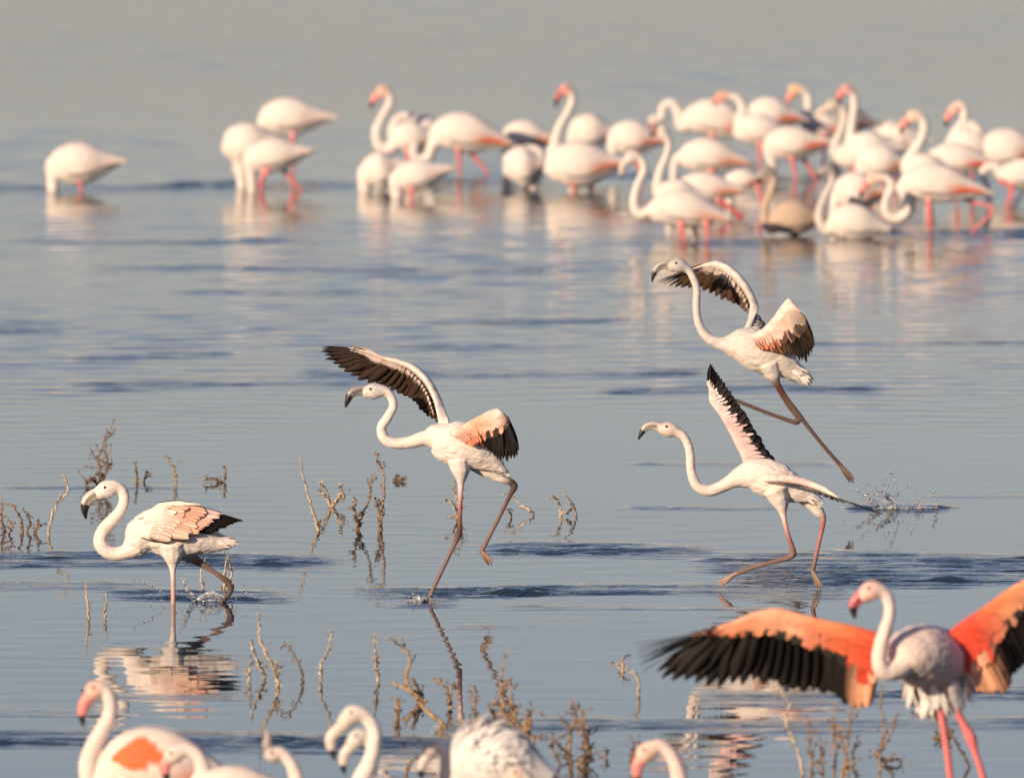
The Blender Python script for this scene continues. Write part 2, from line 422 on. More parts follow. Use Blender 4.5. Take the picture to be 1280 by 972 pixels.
def build_water():
    ys = [70.0]
    while ys[-1] < 172: ys.append(ys[-1] + .026 * (ys[-1] / 80) ** 2)
    y = np.concatenate([-np.geomspace(3000, 20, 14), np.linspace(0, 69, 24), ys, 172 * np.geomspace(1.02, 60, 60)])
    xi = np.concatenate([np.arange(-13, -6.5, .11), np.arange(-6.4, 6.401, .07), np.arange(6.5, 13.01, .11)])
    x = np.concatenate([-np.geomspace(6000, 13.5, 28), xi, np.geomspace(13.5, 6000, 28)])
    X, Y = np.meshgrid(x, y); Z = np.zeros_like(X)
    rip = np.zeros_like(X)
    # slow patchiness
    def smooth_noise(seed, lx, ly, k=14):
        r = np.random.default_rng(seed); o = np.zeros_like(X)
        for _ in range(k): o += np.sin(X / lx * r.normal(0, 1) * 2 + Y / ly * r.normal(0, 1) * 2 + r.uniform(0, 6.28))
        return o / math.sqrt(k / 2)
    wob = smooth_noise(3, 1.5, 4) * .35
    for x0, x1, yc, hh, s in RIPPLE_PATCHES:
        c = ground((x0 + x1) / 2, yc); a = ground((x0 + x1) / 2, yc - hh); b = ground((x0 + x1) / 2, yc + hh)
        hx = (x1 - x0) / 2 / scale_at(c[1]); hy = (a[1] - b[1]) / 2
        dx = np.abs(X - c[0]) / hx; dy = np.abs(Y - c[1] - wob * hy * .8 - .25 * hy * np.sin(X * 1.7 + c[0])) / hy
        mk = np.clip((1.0 - dx) * 5, 0, 1) * np.clip((1.15 - dy) * 2.2, 0, 1)
        rip = np.maximum(rip, mk * s * (.75 + .25 * np.sin(X * 3.1 + Y * 2)))
    streak = smooth_noise(21, .9, .16, 24); rip *= np.clip(.80 + .4 * streak, .12, 1.3)
    d = Y
    def ramp(v, a, b): return np.clip((v - a) / (b - a), 0, 1)
    # open water: calm near the birds, livelier below the flock, wind-rippled far away
    mid = ramp(d, 93, 104)
    amp = .06 + .50 * mid - .30 * ramp(d, 114, 132)
    amp *= (1 + .35 * smooth_noise(8, 2.5, 9)).clip(.35, 2)
    inner = np.clip((13 - np.abs(X)) / 2, 0, 1) * ((d > 60) & (d < 175))
    r = np.random.default_rng(5)
    for i in range(64):
        lam = math.exp(r.uniform(math.log(.15), math.log(.6))); th = r.normal(0, .42)
        kx, ky = 2 * math.pi / lam * math.sin(th), 2 * math.pi / lam * math.cos(th)
        slope = .0085 * (lam / .5) ** .05
        Z += amp * slope * lam / (2 * math.pi) * np.sin(kx * X + ky * Y + r.uniform(0, 6.28))
    for i in range(26):
        lam = math.exp(r.uniform(math.log(.11), math.log(.26))); th = r.normal(0, .5)
        kx, ky = 2 * math.pi / lam * math.sin(th), 2 * math.pi / lam * math.cos(th)
        Z += rip * .06 * lam / (2 * math.pi) * np.sin(kx * X + ky * Y + r.uniform(0, 6.28))
    Z *= inner
    fine = .04 + .8 * ramp(d, 122, 140) + .12 * ramp(d, 98, 106)
    ny, nx = X.shape
    V = np.stack([X, Y, Z], -1).reshape(-1, 3)
    i = np.arange(ny - 1)[:, None] * nx + np.arange(nx - 1)[None]
    F = np.stack([i, i + 1, i + nx + 1, i + nx], -1).reshape(-1, 4)
    me = bpy.data.meshes.new('water'); me.vertices.add(len(V)); me.vertices.foreach_set('co', V.ravel())
    me.loops.add(F.size); me.loops.foreach_set('vertex_index', F.ravel().astype(np.int32))
    me.polygons.add(len(F)); me.polygons.foreach_set('loop_start', (np.arange(len(F)) * 4).astype(np.int32))
    me.polygons.foreach_set('use_smooth', np.ones(len(F), bool)); me.update(calc_edges=True)
    for nm, arr in (('rip', rip), ('fine', fine)):
        a = me.attributes.new(nm, 'FLOAT', 'POINT'); a.data.foreach_set('value', arr.ravel().astype(np.float32))
    me.materials.append(water_mat())
    o = bpy.data.objects.new('water', me); col.objects.link(o)
    tag(o, 'calm grey blue lagoon water with darker rippled bands', 'water', kind='structure')
build_water()

# ================================================================== hero birds
def center_runner():
    b = Bird('flamingo', 560, 751, 'flamingo running on one leg, dark wing swept forward above its head, beside dry stems', G_RUN, .004)
    b.torso([(534, 547, 10), (543, 546, 17), (559, 552, 26), (578, 556, 29), (597, 564, 25), (613, 575, 16), (627, 586, 6)])
    b.neck([(545, 548, 13), (530, 547.5, 9.5), (513, 552.5, 7.8), (494, 554, 7.2), (480.5, 547.7, 6.8), (477, 534, 6.4), (485, 521, 6.0), (491.5, 508, 5.6), (489, 496, 5.4), (481, 489, 6.6)],
           head=(467, 489, 10.3), face=(455, 490, 7.2), chead=GREYW)
    b.bill([(459, 489, 6.6), (448, 488, 5.8), (439, 492, 5.2), (434.5, 501, 3.6), (432, 509, 1.0)], BILLG, black_from=.58)
    b.eyes(463, 486, 1.7, 9.6)
    b.leg([(574, 575, 15, WHITE, -.03), (576, 591, 11, WHITE, -.03), (576, 605, 4.6, PINKW, -.03), (575, 632, 3.2, LEGQ, -.03), (574.5, 660, 3.6, LEGR, -.03), (573, 668, 5.0, LEGD, -.03), (567, 682, 3.2, LEGK, -.03), (550, 718, 2.9, LEGK, -.03), (534, 751, 3.0, LEGK, -.03), (526, 768, 3, LEGK, -.03)])
    b.leg([(598, 575, 17, WHITE, .05), (613, 588, 11, WHITE, .05), (627, 597, 7, WHITE, .05), (638, 602, 5.2, LEGD, .05), (642.5, 608, 5.4, LEGD, .05), (637, 620, 3.2, LEGR, .05), (620, 654, 2.9, LEGK, .05), (604, 685, 3.3, LEGK, .05), (603, 691, 3.5, LEGK, .05)])
    b.toes(603, 690, 615, 706, (.30, .19, .12), .05, .05, 2.4)
    b.body()
    b.torso_rows = [b.row(608, 572, 15, WHITE), b.row(620, 581, 9, WHITE), b.row(632, 590, 3, WHITE)]
    b.ruffle(46, .075, .018, .16, (.84, .77, .72), 0, .75, name='tail_feathers')
    b.wing([(556, 535, .06, 560, 528, .10), (549, 515, .10, 541, 523, .16), (543, 495, .14, 528, 514, .20), (533, 476, .18, 515, 500, .25), (517, 460, .22, 497, 491, .30),
            (500, 452, .26, 470, 483, .34), (487, 448, .28, 440, 470, .38), (476, 445, .30, 416, 455, .42), (464, 440, .31, 403, 440, .44), (440, 435, .34, 404, 431, .45)],
           26, cov=(.34, .20), thick=8.5, lead=[WHITE, WHITE, PINKW, PALE], trail=[GREYW, (.22, .15, .11), BROWN, PALE], fcol=[BROWN, (.045, .026, .016), (.03, .018, .012), BLACK],
           point_from=.45, feather_w=1.4)
    b.wing([(566, 541, -.10, 592, 556, -.12), (580, 533, -.16, 602, 556, -.18), (596, 524, -.22, 609, 561, -.24), (612, 515, -.27, 618, 570, -.28), (622, 512, -.30, 628, 577, -.31), (628, 514, -.31, 642, 573, -.33), (632, 518, -.31, 651, 563, -.34)],
           17, cov=(.85, .22), thick=6, lead=[PINKW, PEACH, PALE, BLACK], trail=[SALMON, SALMON, PEACH, BLACK], fcol=[SALMON, BLACK, BLACK, BLACK], point_from=.3, feather_w=2.1,
           label='raised wing with salmon pink coverts and black flight feathers')
center_runner()

def airborne():
    b = Bird('flamingo', 985, 640, 'grey necked flamingo leaping clear of the water with legs trailing behind it', G_RUN, .004)
    C1 = (.70, .63, .58)
    b.torso([(905, 430, 10), (914, 431, 15), (930, 432, 23), (952, 440, 26), (974, 451, 21), (993, 464, 12), (1006, 474, 5)], c=C1)
    b.neck([(912, 431, 12), (898, 428.5, 8), (884, 421, 6.4), (874, 406, 5.4), (870.5, 384, 5.0), (871, 362, 4.9), (866, 346, 4.9), (859, 336, 5.6)], c=GREYW,
           head=(848, 332, 9.2), face=(837, 333.5, 6.2), chead=(.56, .51, .48))
    b.bill([(840, 333, 5.8), (830, 331, 5.0), (822, 335, 4.3), (817, 344, 2.8), (815, 352, .9)], (.50, .46, .43), black_from=.66)
    b.eyes(845, 329, 1.6, 8.6)
    b.leg([(962, 455, 15, C1, -.03), (968, 470, 9, C1, -.03), (972, 480, 4.2, LEGR, -.03), (986, 501, 3.0, LEGR, -.03), (1000, 521, 4.2, LEGD, -.03), (1006, 528, 3.2, LEGD, -.03), (1030, 558, 2.8, LEGR, -.03), (1052, 583, 3.2, LEGR, -.03)])
    b.toes(1052, 583, 1067, 603, (.16, .09, .06), -.03, .05, 2.3)
    b.leg([(958, 455, 14, C1, .05), (963, 468, 8, C1, .05), (970, 480, 4, LEGR, .05), (985, 506, 3.1, LEGR, .05), (997, 520, 4.2, LEGD, .05), (996, 527, 4.4, LEGD, .05), (985, 525, 3.1, LEGR, .05), (957, 515, 2.8, LEGD, .05), (929, 504, 2.8, LEGD, .05), (908, 496, 3, LEGD, .05)])
    b.toes(909, 497, 888, 494, LEGD, .05, .05, 2.0)
    b.body()
    b.torso_rows = [b.row(985, 460, 12, C1), b.row(998, 467, 9, C1), b.row(1010, 477, 3, C1)]
    b.ruffle(60, .075, .02, .25, (.84, .78, .72), 0, .7, name='tail_feathers')
    b.wing([(930, 416, .06, 962, 412, .10), (940, 398, .10, 952, 400, .14), (941, 380, .14, 934, 392, .18), (934, 362, .18, 924, 383, .24), (922, 345, .22, 908, 376, .30), (907, 333, .26, 888, 368, .36),
            (893, 328, .28, 864, 361, .42), (884, 330, .30, 842, 358, .46), (872, 334, .31, 824, 354, .48), (852, 340, .34, 820, 350, .49)],
           24, cov=(.60, .22), thick=7.5, lead=[C1, GREYW, PALE, PALE], trail=[GREYW, (.26, .18, .13), (.30, .2, .14), PALE], fcol=[GREY, BROWN, (.05, .028, .017), (.10, .07, .05)], point_from=.45, feather_w=1.4)
    b.wing([(942, 420, -.10, 952, 436, -.11), (955, 412, -.16, 968, 440, -.17), (966, 400, -.20, 982, 444, -.22), (977, 384, -.25, 993, 447, -.26), (986, 374, -.28, 1004, 454, -.30), (995, 382, -.29, 1015, 444, -.32), (1002, 390, -.30, 1018, 430, -.33)],
           16, cov=(.85, .40), thick=5, lead=[PALE, PALE, PALE, (.5, .34, .24)], trail=[SALMON, SALMON, (.22, .12, .07), BROWN], fcol=[SALMON, BROWN, BLACK, (.045, .026, .016)], point_from=.3, feather_w=2.0,
           label='half raised wing, pale and brown with a salmon pink patch')
airborne()

def low_runner():
    b = Bird('flamingo', 985, 738, 'pale pink flamingo running with one narrow wing held straight up behind its neck', G_RUN, .004)
    b.torso([(914, 600, 9), (926, 596, 14), (943, 593, 21), (965, 599, 24), (985, 608, 20), (1005, 617, 12), (1022, 624, 4)], c=(.85, .74, .68))
    b.neck([(928, 597, 12), (915, 601, 9.5), (901, 608.5, 7.8), (885, 613, 7.0), (870.5, 606, 6.6), (864, 588, 6.0), (862.5, 566, 5.7), (857, 549, 5.6), (848, 540.5, 6.4)], c=(.82, .70, .64),
           head=(836, 537, 9.6), face=(825, 535.5, 6.6), chead=(.80, .62, .54))
    b.bill([(828, 535.5, 6.0), (817, 532, 5.0), (808, 534, 4.5), (802, 541, 3.2), (798, 549, 1.0)], (.70, .60, .54), black_from=.64)
    b.eyes(833, 533, 1.6, 9.0)
    b.leg([(970, 612, 16, WHITE, -.04), (976, 628, 11, WHITE, -.04), (979, 643, 4.6, PINKW, -.04), (985, 668, 3.3, LEGQ, -.04), (991, 688, 4.6, LEGK, -.04), (989, 695, 4.4, LEGK, -.04), (974, 700, 3.2, LEGK, -.04), (945, 708, 2.9, LEGK, -.04), (918, 717.5, 3.3, LEGK, -.04)])
    b.toes(918, 717.5, 897, 732, (.40, .26, .20), -.04, .045, 2.2)
    b.leg([(1000, 612, 15, WHITE, .05), (1014, 626, 11, WHITE, .05), (1024, 640, 7, WHITE, .05), (1029, 650, 4.2, LEGQ, .05), (1024, 676, 3.1, LEGQ, .05), (1017, 708, 3.3, LEGK, .05), (1016, 715, 3.6, LEGK, .05)])
    b.toes(1016, 714, 1026, 737, (.30, .20, .15), .05, .045, 2.3)
    b.body()
    b.torso_rows = [b.row(998, 614, 12, WHITE), b.row(1010, 620, 8, WHITE), b.row(1026, 628, 3, WHITE)]
    b.ruffle(46, .075, .018, .16, (.84, .77, .72), 0, .75, name='tail_feathers')
    DP = (.80, .50, .48)
    b.wing([(936, 588, .05, 975, 584, .06), (929, 570, .10, 966, 572, .10), (919, 550, .16, 950, 546, .15), (909, 531, .22, 936, 522, .20), (899, 515, .26, 924, 504, .24), (889, 502, .30, 912, 487, .28), (887, 494, .31, 901, 470, .31), (886, 487, .32, 893, 460, .33), (885, 482, .33, 887, 452, .34)],
           24, cov=(.85, .74, .62, .52, .42, .30), thick=6, lead=[PINKW, DP, PINKW, GREYW], trail=[WHITE, DP, GREYW, GREYW], fcol=[BLACK, BLACK], point_from=.4, feather_w=2.3,
           label='raised wing with rosy coverts and a black trailing edge')
    b.wing([(957, 596, -.10, 966, 606, -.02), (976, 596, -.20, 985, 607, -.10), (998, 599, -.32, 1006, 612, -.20), (1020, 606, -.42, 1026, 620, -.30), (1036, 614, -.50, 1050, 628, -.42), (1044, 619, -.54, 1078, 637, -.55), (1050, 622, -.56, 1112, 646, -.62)],
           18, cov=(.80, .35), thick=6.5, lead=[PALE, DP, PALE, GREYW], trail=[PALE, DP, GREYW, BLACK], fcol=[GREYW, GREYW, GREY, BLACK, BLACK], point_from=.4, feather_w=2.0, rows_cov=0,
           label='lowered wing seen edge on, tapering to a dark tip')
low_runner()

def wader():
    b = Bird('flamingo', 217, 754, 'white flamingo wading with folded peach wings among bare stems', G_RUN, .004)
    b.torso([(160, 686, 10), (168, 680, 17), (181, 667, 25), (203, 663, 31), (227, 668, 29), (251, 673, 21), (273, 678, 11), (297, 678, 3)])
    b.neck([(172, 682, 14), (158, 689, 10), (145, 692, 8.5), (132, 687.5, 9), (125.5, 676, 9.2), (130, 662, 8.8), (141, 650, 8.4), (152, 636, 7.4), (155.5, 621, 6.8), (149, 610, 7.6)],
           head=(135, 611, 11.6), face=(122, 617, 8.4))
    b.bill([(127, 615, 8), (116, 619, 7.4), (108.5, 626, 6.6), (106, 637, 4.6), (107.5, 648, 1.2)], (.70, .62, .55), black_from=.62)
    b.eyes(131, 609, 1.8, 10.9)
    b.leg([(215, 680, 18, WHITE, -.04), (216, 695, 13, WHITE, -.04), (216, 710, 5, WHITE, -.04), (216.5, 730, 3.4, (.62, .42, .36), -.04), (216.5, 752, 3.4, (.55, .36, .30), -.04), (216.5, 775, 3.2, LEGK, -.04)])
    b.leg([(232, 690, 13, WHITE, .06), (245, 700, 6.0, LEGK, .06), (265, 713, 3.4, LEGK, .06), (281, 724, 4.4, LEGD, .06), (288, 731, 5.0, LEGD, .06), (287, 741, 3.6, LEGD, .06), (278, 752, 3.2, LEGD, .06), (262, 768, 3, LEGD, .06)])
    b.body()
    b.torso_rows = [b.row(258, 674, 14, WHITE), b.row(274, 677, 9, WHITE), b.row(300, 678, 2, WHITE)]
    b.ruffle(60, .075, .018, .16, (.84, .77, .72), 0, .75, name='tail_feathers')
    for sgn in (-1, 1):
        dy = lambda v: v * -sgn
        pad = tube([b.row(186, 655, 9, PALE, dy(-.085)), b.row(205, 652, 15, PINKW, dy(-.102)), b.row(232, 651, 13, PEACH, dy(-.095)), b.row(254, 651, 8, PEACH, dy(-.072)), b.row(276, 650, 3, BLACK, dy(-.052))], latk=.22, seg=14)
        w = mesh_obj('wing', *pad[:2], M_PLUM, b.root, b.base, pad[2])
        w['label'] = 'folded wing with peach coverts and black tip'
        nn = (0, -sgn, .25)
        b.feather_row(w, (250, 643, dy(-.072)), (244, 660, dy(-.082)), (301, 650, dy(-.05)), (268, 665, dy(-.075)), 8, 9, [BLACK, BLACK], True, nn)
        b.feather_row(w, (216, 636, dy(-.080)), (206, 664, dy(-.112)), (280, 642, dy(-.068)), (250, 666, dy(-.102)), 11, 13, [PINKW, PEACH], True, nn)
        b.feather_row(w, (205, 637, dy(-.088)), (196, 666, dy(-.114)), (258, 637, dy(-.085)), (236, 672, dy(-.116)), 11, 13, [PEACH, (.88, .62, .50)], False, nn)
        b.feather_row(w, (196, 640, dy(-.095)), (186, 668, dy(-.112)), (236, 635, dy(-.104)), (214, 675, dy(-.120)), 10, 13, [(.86, .56, .44), (.87, .66, .56)], False, nn)
        b.feather_row(w, (180, 646, dy(-.075)), (176, 668, dy(-.088)), (220, 640, dy(-.112)), (200, 672, dy(-.118)), 9, 13, [WHITE, PALE], False, nn)
        for rr in range(3):
            b.feather_row(w, (172 + 5 * rr, 648 - 3 * rr, dy(-.06)), (196 + 6 * rr, 631 - rr, dy(-.015)), (206 + 7 * rr, 638 - 4 * rr, dy(-.11)), (232 + 9 * rr, 627 + 2 * rr, dy(-.045)), 9, 12, [WHITE, WHITE], rr == 1, (0, -.6 * sgn, .8))
wader()

# ------------------------------------------------------------------ near row (out of focus)
def spread_near():
    b = Bird('flamingo', 1190, 1022, 'orange and black flamingo facing the viewer with both wings spread wide', G_NEAR, .005)
    A = (.84, .68, .61)
    b.torso([(1122, 828, 14, -.20), (1132, 820, 26, -.17), (1146, 818, 37, -.08), (1160, 822, 41, .04), (1176, 830, 38, .16), (1190, 842, 25, .27), (1202, 852, 10, .36)], c=A, lat=(1, 0, 0), latk=1.15)
    b.neck([(1136, 822, 20, -.17), (1120, 836, 14, -.22), (1104, 838, 11, -.25), (1099, 822, 10, -.26), (1102, 803, 9.4, -.26), (1107, 786, 8.4, -.26), (1112, 768, 7.6, -.26), (1111, 751, 7.4, -.26), (1104, 740, 8.5, -.26)], c=(.86, .72, .65),
           head=(1090, 738, 13, -.26), face=(1077, 746, 9, -.26), chead=(.84, .52, .47))
    b.bill([(1082, 742, 9), (1074, 747, 8.2), (1068, 755, 6.8), (1067, 764, 4.6), (1069, 773, 1.2)], (.74, .16, .20), black_from=.60)
    b.eyes(1086, 735, 2.2, 12)
    b.leg([(1160, 850, 16, A, .02), (1168, 872, 8, LEGP, .02), (1176, 892, 5, LEGP, .02), (1184, 940, 5, LEGP, .02), (1189, 985, 5, LEGP, .02), (1194, 1045, 5, LEGP, .02)])
    b.leg([(1182, 856, 16, A, .04), (1192, 880, 8, LEGP, .04), (1203, 902, 5.2, LEGP, .04), (1213, 921, 7.5, LEGP, .04), (1219, 940, 5, LEGP, .04), (1229, 972, 5, LEGP, .04), (1246, 1045, 5, LEGP, .04)])
    b.body()
    b.torso_rows = [b.row(1168, 838, 34, WHITE, .05), b.row(1172, 862, 30, WHITE, .08), b.row(1176, 878, 18, WHITE, .1)]; b.lat = (1, 0, 0); b.latk = 1.2
    b.ruffle(160, .10, .035, .35, (.86, .80, .76), 0, .95, name='belly_feathers', jit=.5)
    O2 = (.82, .24, .09); PO = (.86, .42, .26)
    b.wing([(1100, 796, -.10, 1088, 884, -.04), (1080, 790, -.10, 1068, 886, -.02), (1062, 785, -.10, 1056, 877, -.01), (1038, 780, -.10, 1036, 868, 0), (1012, 774, -.09, 1008, 862, .0), (988, 767, -.08, 978, 857, 0), (968, 763, -.07, 950, 852, 0),
            (950, 766, -.06, 918, 857, 0), (932, 771, -.06, 884, 857, .0), (916, 777, -.05, 850, 851, .0), (904, 782, -.05, 822, 842, 0), (896, 786, -.05, 800, 829, .0), (880, 791, -.05, 796, 814, 0), (868, 793, -.05, 792, 801, 0)],
           30, cov=(.62, .46, .34, .28, .22, .16, .10), thick=9, lead=[RED, O2, PO, PO, (.80, .40, .28), PO], trail=[RED, RED, PO, O2, O2, (.5, .2, .12)], fcol=[PO, BLACK, BLACK, BLACK, BLACK, BLACK, BLACK, BLACK], point_from=.45, feather_w=1.9,
           label='broad wing with orange coverts above black flight feathers')
    b.wing([(1178, 800, .02, 1222, 866, .05), (1192, 790, .0, 1240, 868, .05), (1210, 776, -.02, 1256, 866, .04), (1228, 764, -.04, 1266, 848, .03), (1246, 750, -.06, 1282, 830, .02), (1264, 737, -.08, 1304, 818, .0), (1282, 726, -.1, 1330, 802, 0), (1302, 716, -.1, 1362, 776, -.02), (1318, 710, -.1, 1388, 740, -.04), (1326, 706, -.1, 1396, 706, -.05)],
           26, cov=(.6, .5, .36, .28, .2), thick=9, lead=[RED, RED, O2, PO, PO], trail=[RED, RED, PO, O2, O2], fcol=[PO, PO, BLACK, BLACK, BLACK, BLACK, BLACK], point_from=.45, feather_w=1.9,
           label='second broad wing, orange in front and black behind')
spread_near()

def folded_wings(b, rows, latk, c, patch, tip, t0=.16, lower=-.35, label=None, shoulder=None):
    """one shell on each flank laid over the torso tube"""
    s = spline(rows, 8); pts, rad = s[:, :3], s[:, 3]; tan = np.gradient(pts, axis=0); n = len(pts); lat0 = np.array([0, 1, 0.])
    for sg in (-1, 1):
        V, F, C = [], [], []; ii = list(range(int(n * t0), n)); K = 11
        for q, i in enumerate(ii):
            u = q / (len(ii) - 1); t = nrm(tan[i]); l = nrm(lat0 - t * lat0.dot(t)); up = np.cross(l, t)
            if up[2] < 0: up = -up
            lo = lower - .25 * math.sin(math.pi * min(1, u * 1.25)) + .5 * max(0, u - .6) ; hi = 1.25 - .75 * max(0, .25 - u) * 4
            lo = lo + max(0, .2 - u) * 3.2
            r = rad[i] * 1.05 + .008 * (1 - u)
            extra = t * (.05 * max(0, u - .7) / .3)
            for k in range(K):
                a = hi + (lo - hi) * k / (K - 1)
                o = 1 if 0 < k < K - 1 else .94
                V.append(pts[i] + extra + up * math.sin(a) * r * o + l * sg * math.cos(a) * r * latk * o)
                cc = np.array(c)
                e = k / (K - 1)
                k2 = min(1, max(0, e - .52) * 4) * min(1, max(0, (u - .45) * 5)); cc = np.array(patch) * k2 + cc * (1 - k2)
                if shoulder is not None and .04 < u < .16 + .5 * e and .22 < e < .75 - .5 * abs(u - .2): cc = np.array(shoulder)
                if u > .88 and e > .3: cc = np.array(tip)
                C.append(cc)
            for k in range(K):
                a = hi + (lo - hi) * k / (K - 1); V.append(pts[i] + up * math.sin(a) * r * .8 + l * sg * math.cos(a) * r * latk * .8); C.append(C[-K])
        m = 2 * K; L = len(ii)
        order = list(range(K)) + list(range(2 * K - 1, K - 1, -1))
        for q in range(L - 1):
            for k in range(m):
                a, b2 = order[k], order[(k + 1) % m]; F.append((q * m + a, q * m + b2, (q + 1) * m + b2, (q + 1) * m + a))
        F.append(tuple(order[::-1])); F.append(tuple((L - 1) * m + o for o in order))
        w = mesh_obj('wing', V, F, M_PLUM, b.root, b.base, C)
        if label: w['label'] = label

def simple_bird(wy, body, label, neck=None, head=None, bill=None, legs=(), c=WHITE, patch=PINKW, tip=GREYW, headc=None, billc=BILLP, nr=5.2, hr=7.9, group=G_FLOCK, voxel=.0085, legc=LEGP, lr=2.1, ruf=0, name='flamingo', wing=True, cn=None, rl=.05, rw=.04, ruflift=.02, black_from=.66, wlabel=None, c2=None, shoulder=None):
    x0, yt, x1, ytail, yb = body
    bx = (x0 + x1) / 2
    b = Bird(name, bx, wy, label, group, voxel)
    r = (yb - yt) / 2; yc = (yt + yb) / 2; L = x1 - x0
    prof = [(.0, .38), (.06, .62), (.17, .86), (.34, 1.0), (.52, .95), (.70, .68), (.86, .36), (1.0, .10)]
    pts = []
    for f, k in prof:
        drop = max(0, (f - .35) / .65); y = yc + r * (.25 * (1 - min(1, f / .25))) + (ytail - yc) * drop ** 1.2
        pts.append((x0 + r * .25 + f * (L - r * .25), y, r * k))
    b.torso(pts, c=c, c2=c2, latk=.80)
    if neck:
        nn = [(x0 + r * .7, yc + r * .15, r * .55)]
        for i, q in enumerate(neck):
            f = i / max(1, len(neck) - 1); nn.append((q[0], q[1], nr * (1.5 - .5 * min(1, f * 1.6))))
        f_ = None
        if head and bill:
            f_ = ((head[0] + bill[0][0]) / 2, (head[1] + bill[0][1]) / 2, hr * .74)
        b.neck(nn, c=cn or c, head=(head[0], head[1], hr) if head else None, face=f_, chead=headc)
        if head and bill:
            mx, my = bill[0]; tx, ty = bill[1]
            b.bill([((head[0] * .45 + mx * .55), (head[1] * .45 + my * .55), hr * .66), (mx, my, hr * .60), ((mx + tx) / 2 - (ty - my) * .08, (my + ty) / 2 + (tx - mx) * .08, hr * .44), (tx, ty, hr * .12)], billc, black_from=black_from, dark_line=False)
            b.eyes(head[0] - hr * .2, head[1] - hr * .25, hr * .18, hr * .93)
    for i, lg in enumerate(legs):
        dy = .05 * (1 if i % 2 else -1); pl = []
        for j, q in enumerate(lg):
            k = lr * (1.9 if j == 0 else 1.0) * (1.35 if 0 < j < len(lg) - 1 else 1.0)
            pl.append((q[0], q[1], k, legc, dy))
        e, f = lg[-1], lg[-2]
        if e[1] > wy - 14: pl.append((e[0] + (e[0] - f[0]) * .3, max(e[1], wy) + 14, lr, legc, dy))
        b.leg(pl)
    b.body(smooth=3)
    if ruf: b.ruffle(ruf, rl, rw, ruflift, c, .06, .9)
    if wing: folded_wings(b, b.torso_rows, .80, c, patch, tip, label=wlabel, shoulder=shoulder)
    return b

# near row birds cut by the bottom of the frame
NK = dict(group=G_NEAR, voxel=.006, nr=9, hr=12.5, lr=4.5)
def near_row():
    simple_bird(1062, (118, 906, 300, 985, 1000), 'flamingo with a vivid orange wing patch and pink bill, neck raised',
        neck=[(118, 985), (110, 960), (116, 934), (128, 912), (137, 893), (138, 876), (131, 862)], head=(119, 862), bill=[(106, 878), (104, 907)], legs=[[(190, 985), (192, 1050)], [(215, 985), (222, 1050)]],
        c=PALE, patch=ORANGE, shoulder=ORANGE, tip=BLACK, headc=(.86, .52, .42), black_from=.72, wlabel='folded wing with a vivid orange patch', **NK)
    simple_bird(1076, (232, 956, 372, 990, 1025), 'pale flamingo preening with its neck bent back beside the orange patched flamingo',
        neck=[(246, 985), (254, 966), (248, 945), (232, 936)], head=(216, 944), bill=[(206, 956), (212, 978)], legs=[[(300, 1015), (300, 1060)]], c=PALE, patch=PINKW, headc=(.80, .66, .58), **NK)
    simple_bird(1085, (352, 985, 480, 1030, 1060), 'young flamingo lifting its grey bill straight up',
        neck=[(372, 995), (371, 975), (364, 954), (352, 941)], head=(341, 943), bill=[(334, 930), (333, 910)], legs=[[(420, 1050), (420, 1080)]], c=PALE, headc=(.66, .56, .50), billc=(.34, .30, .28), black_from=1.1, **{**NK, 'nr': 8.0, 'hr': 10.5})
    simple_bird(1080, (420, 985, 560, 1030, 1070), 'flamingo with its long neck arched over and a black bill tip hanging down',
        neck=[(446, 1000), (450, 978), (460, 957), (467, 935), (468, 914), (458, 896)], head=(441, 893), bill=[(414, 921), (419, 949)], legs=[[(490, 1060), (490, 1080)]], c=WHITE, headc=(.76, .66, .58), billc=(.72, .62, .54), black_from=.70, **NK)
    simple_bird(1068, (432, 970, 560, 1020, 1050), 'flamingo half hidden behind an arched neck, only its bowed head showing',
        neck=[(456, 985), (463, 960), (465, 938), (458, 920)], head=(447, 922), bill=[(431, 942), (431, 967)], legs=[[(500, 1040), (500, 1066)]], c=(.74, .68, .63), headc=(.72, .66, .60), billc=(.70, .62, .56), ruf=0, black_from=.68, **{**NK, 'hr': 11.5, 'nr': 7.5})
    b = simple_bird(1070, (554, 902, 692, 975, 1002), 'white flamingo with ruffled back feathers and a grey bowed head',
        neck=[(562, 985), (558, 968), (557, 950), (551, 936)], head=(540, 936), bill=[(529, 952), (527, 974)], legs=[[(610, 990), (610, 1060)]], c=(.80, .76, .74), cn=(.62, .55, .50), headc=(.50, .43, .38), billc=(.66, .58, .52), patch=(.78, .72, .70), tip=(.10, .09, .10), ruf=1300, ruflift=.2, rl=.07, rw=.026, **{**NK, 'nr': 8, 'hr': 10.5})
    simple_bird(1088, (640, 992, 760, 1030, 1060), 'flamingo of which only the pale crown shows beside the ruffled one',
        neck=[(660, 1010), (664, 990), (656, 972)], head=(646, 968), bill=[(636, 984), (636, 1002)], legs=[[(700, 1050), (700, 1086)]], c=PALE, headc=(.84, .62, .50), ruf=0, **NK)
    simple_bird(1084, (818, 985, 960, 1030, 1066), 'rosy flamingo with bowed head and pink bill under the black spread wing',
        neck=[(846, 1005), (850, 985), (847, 962), (838, 942), (824, 932)], head=(808, 940), bill=[(797, 956), (800, 986)], legs=[[(880, 1056), (880, 1084)]], c=PINKW, headc=(.86, .58, .48), **NK)
near_row()

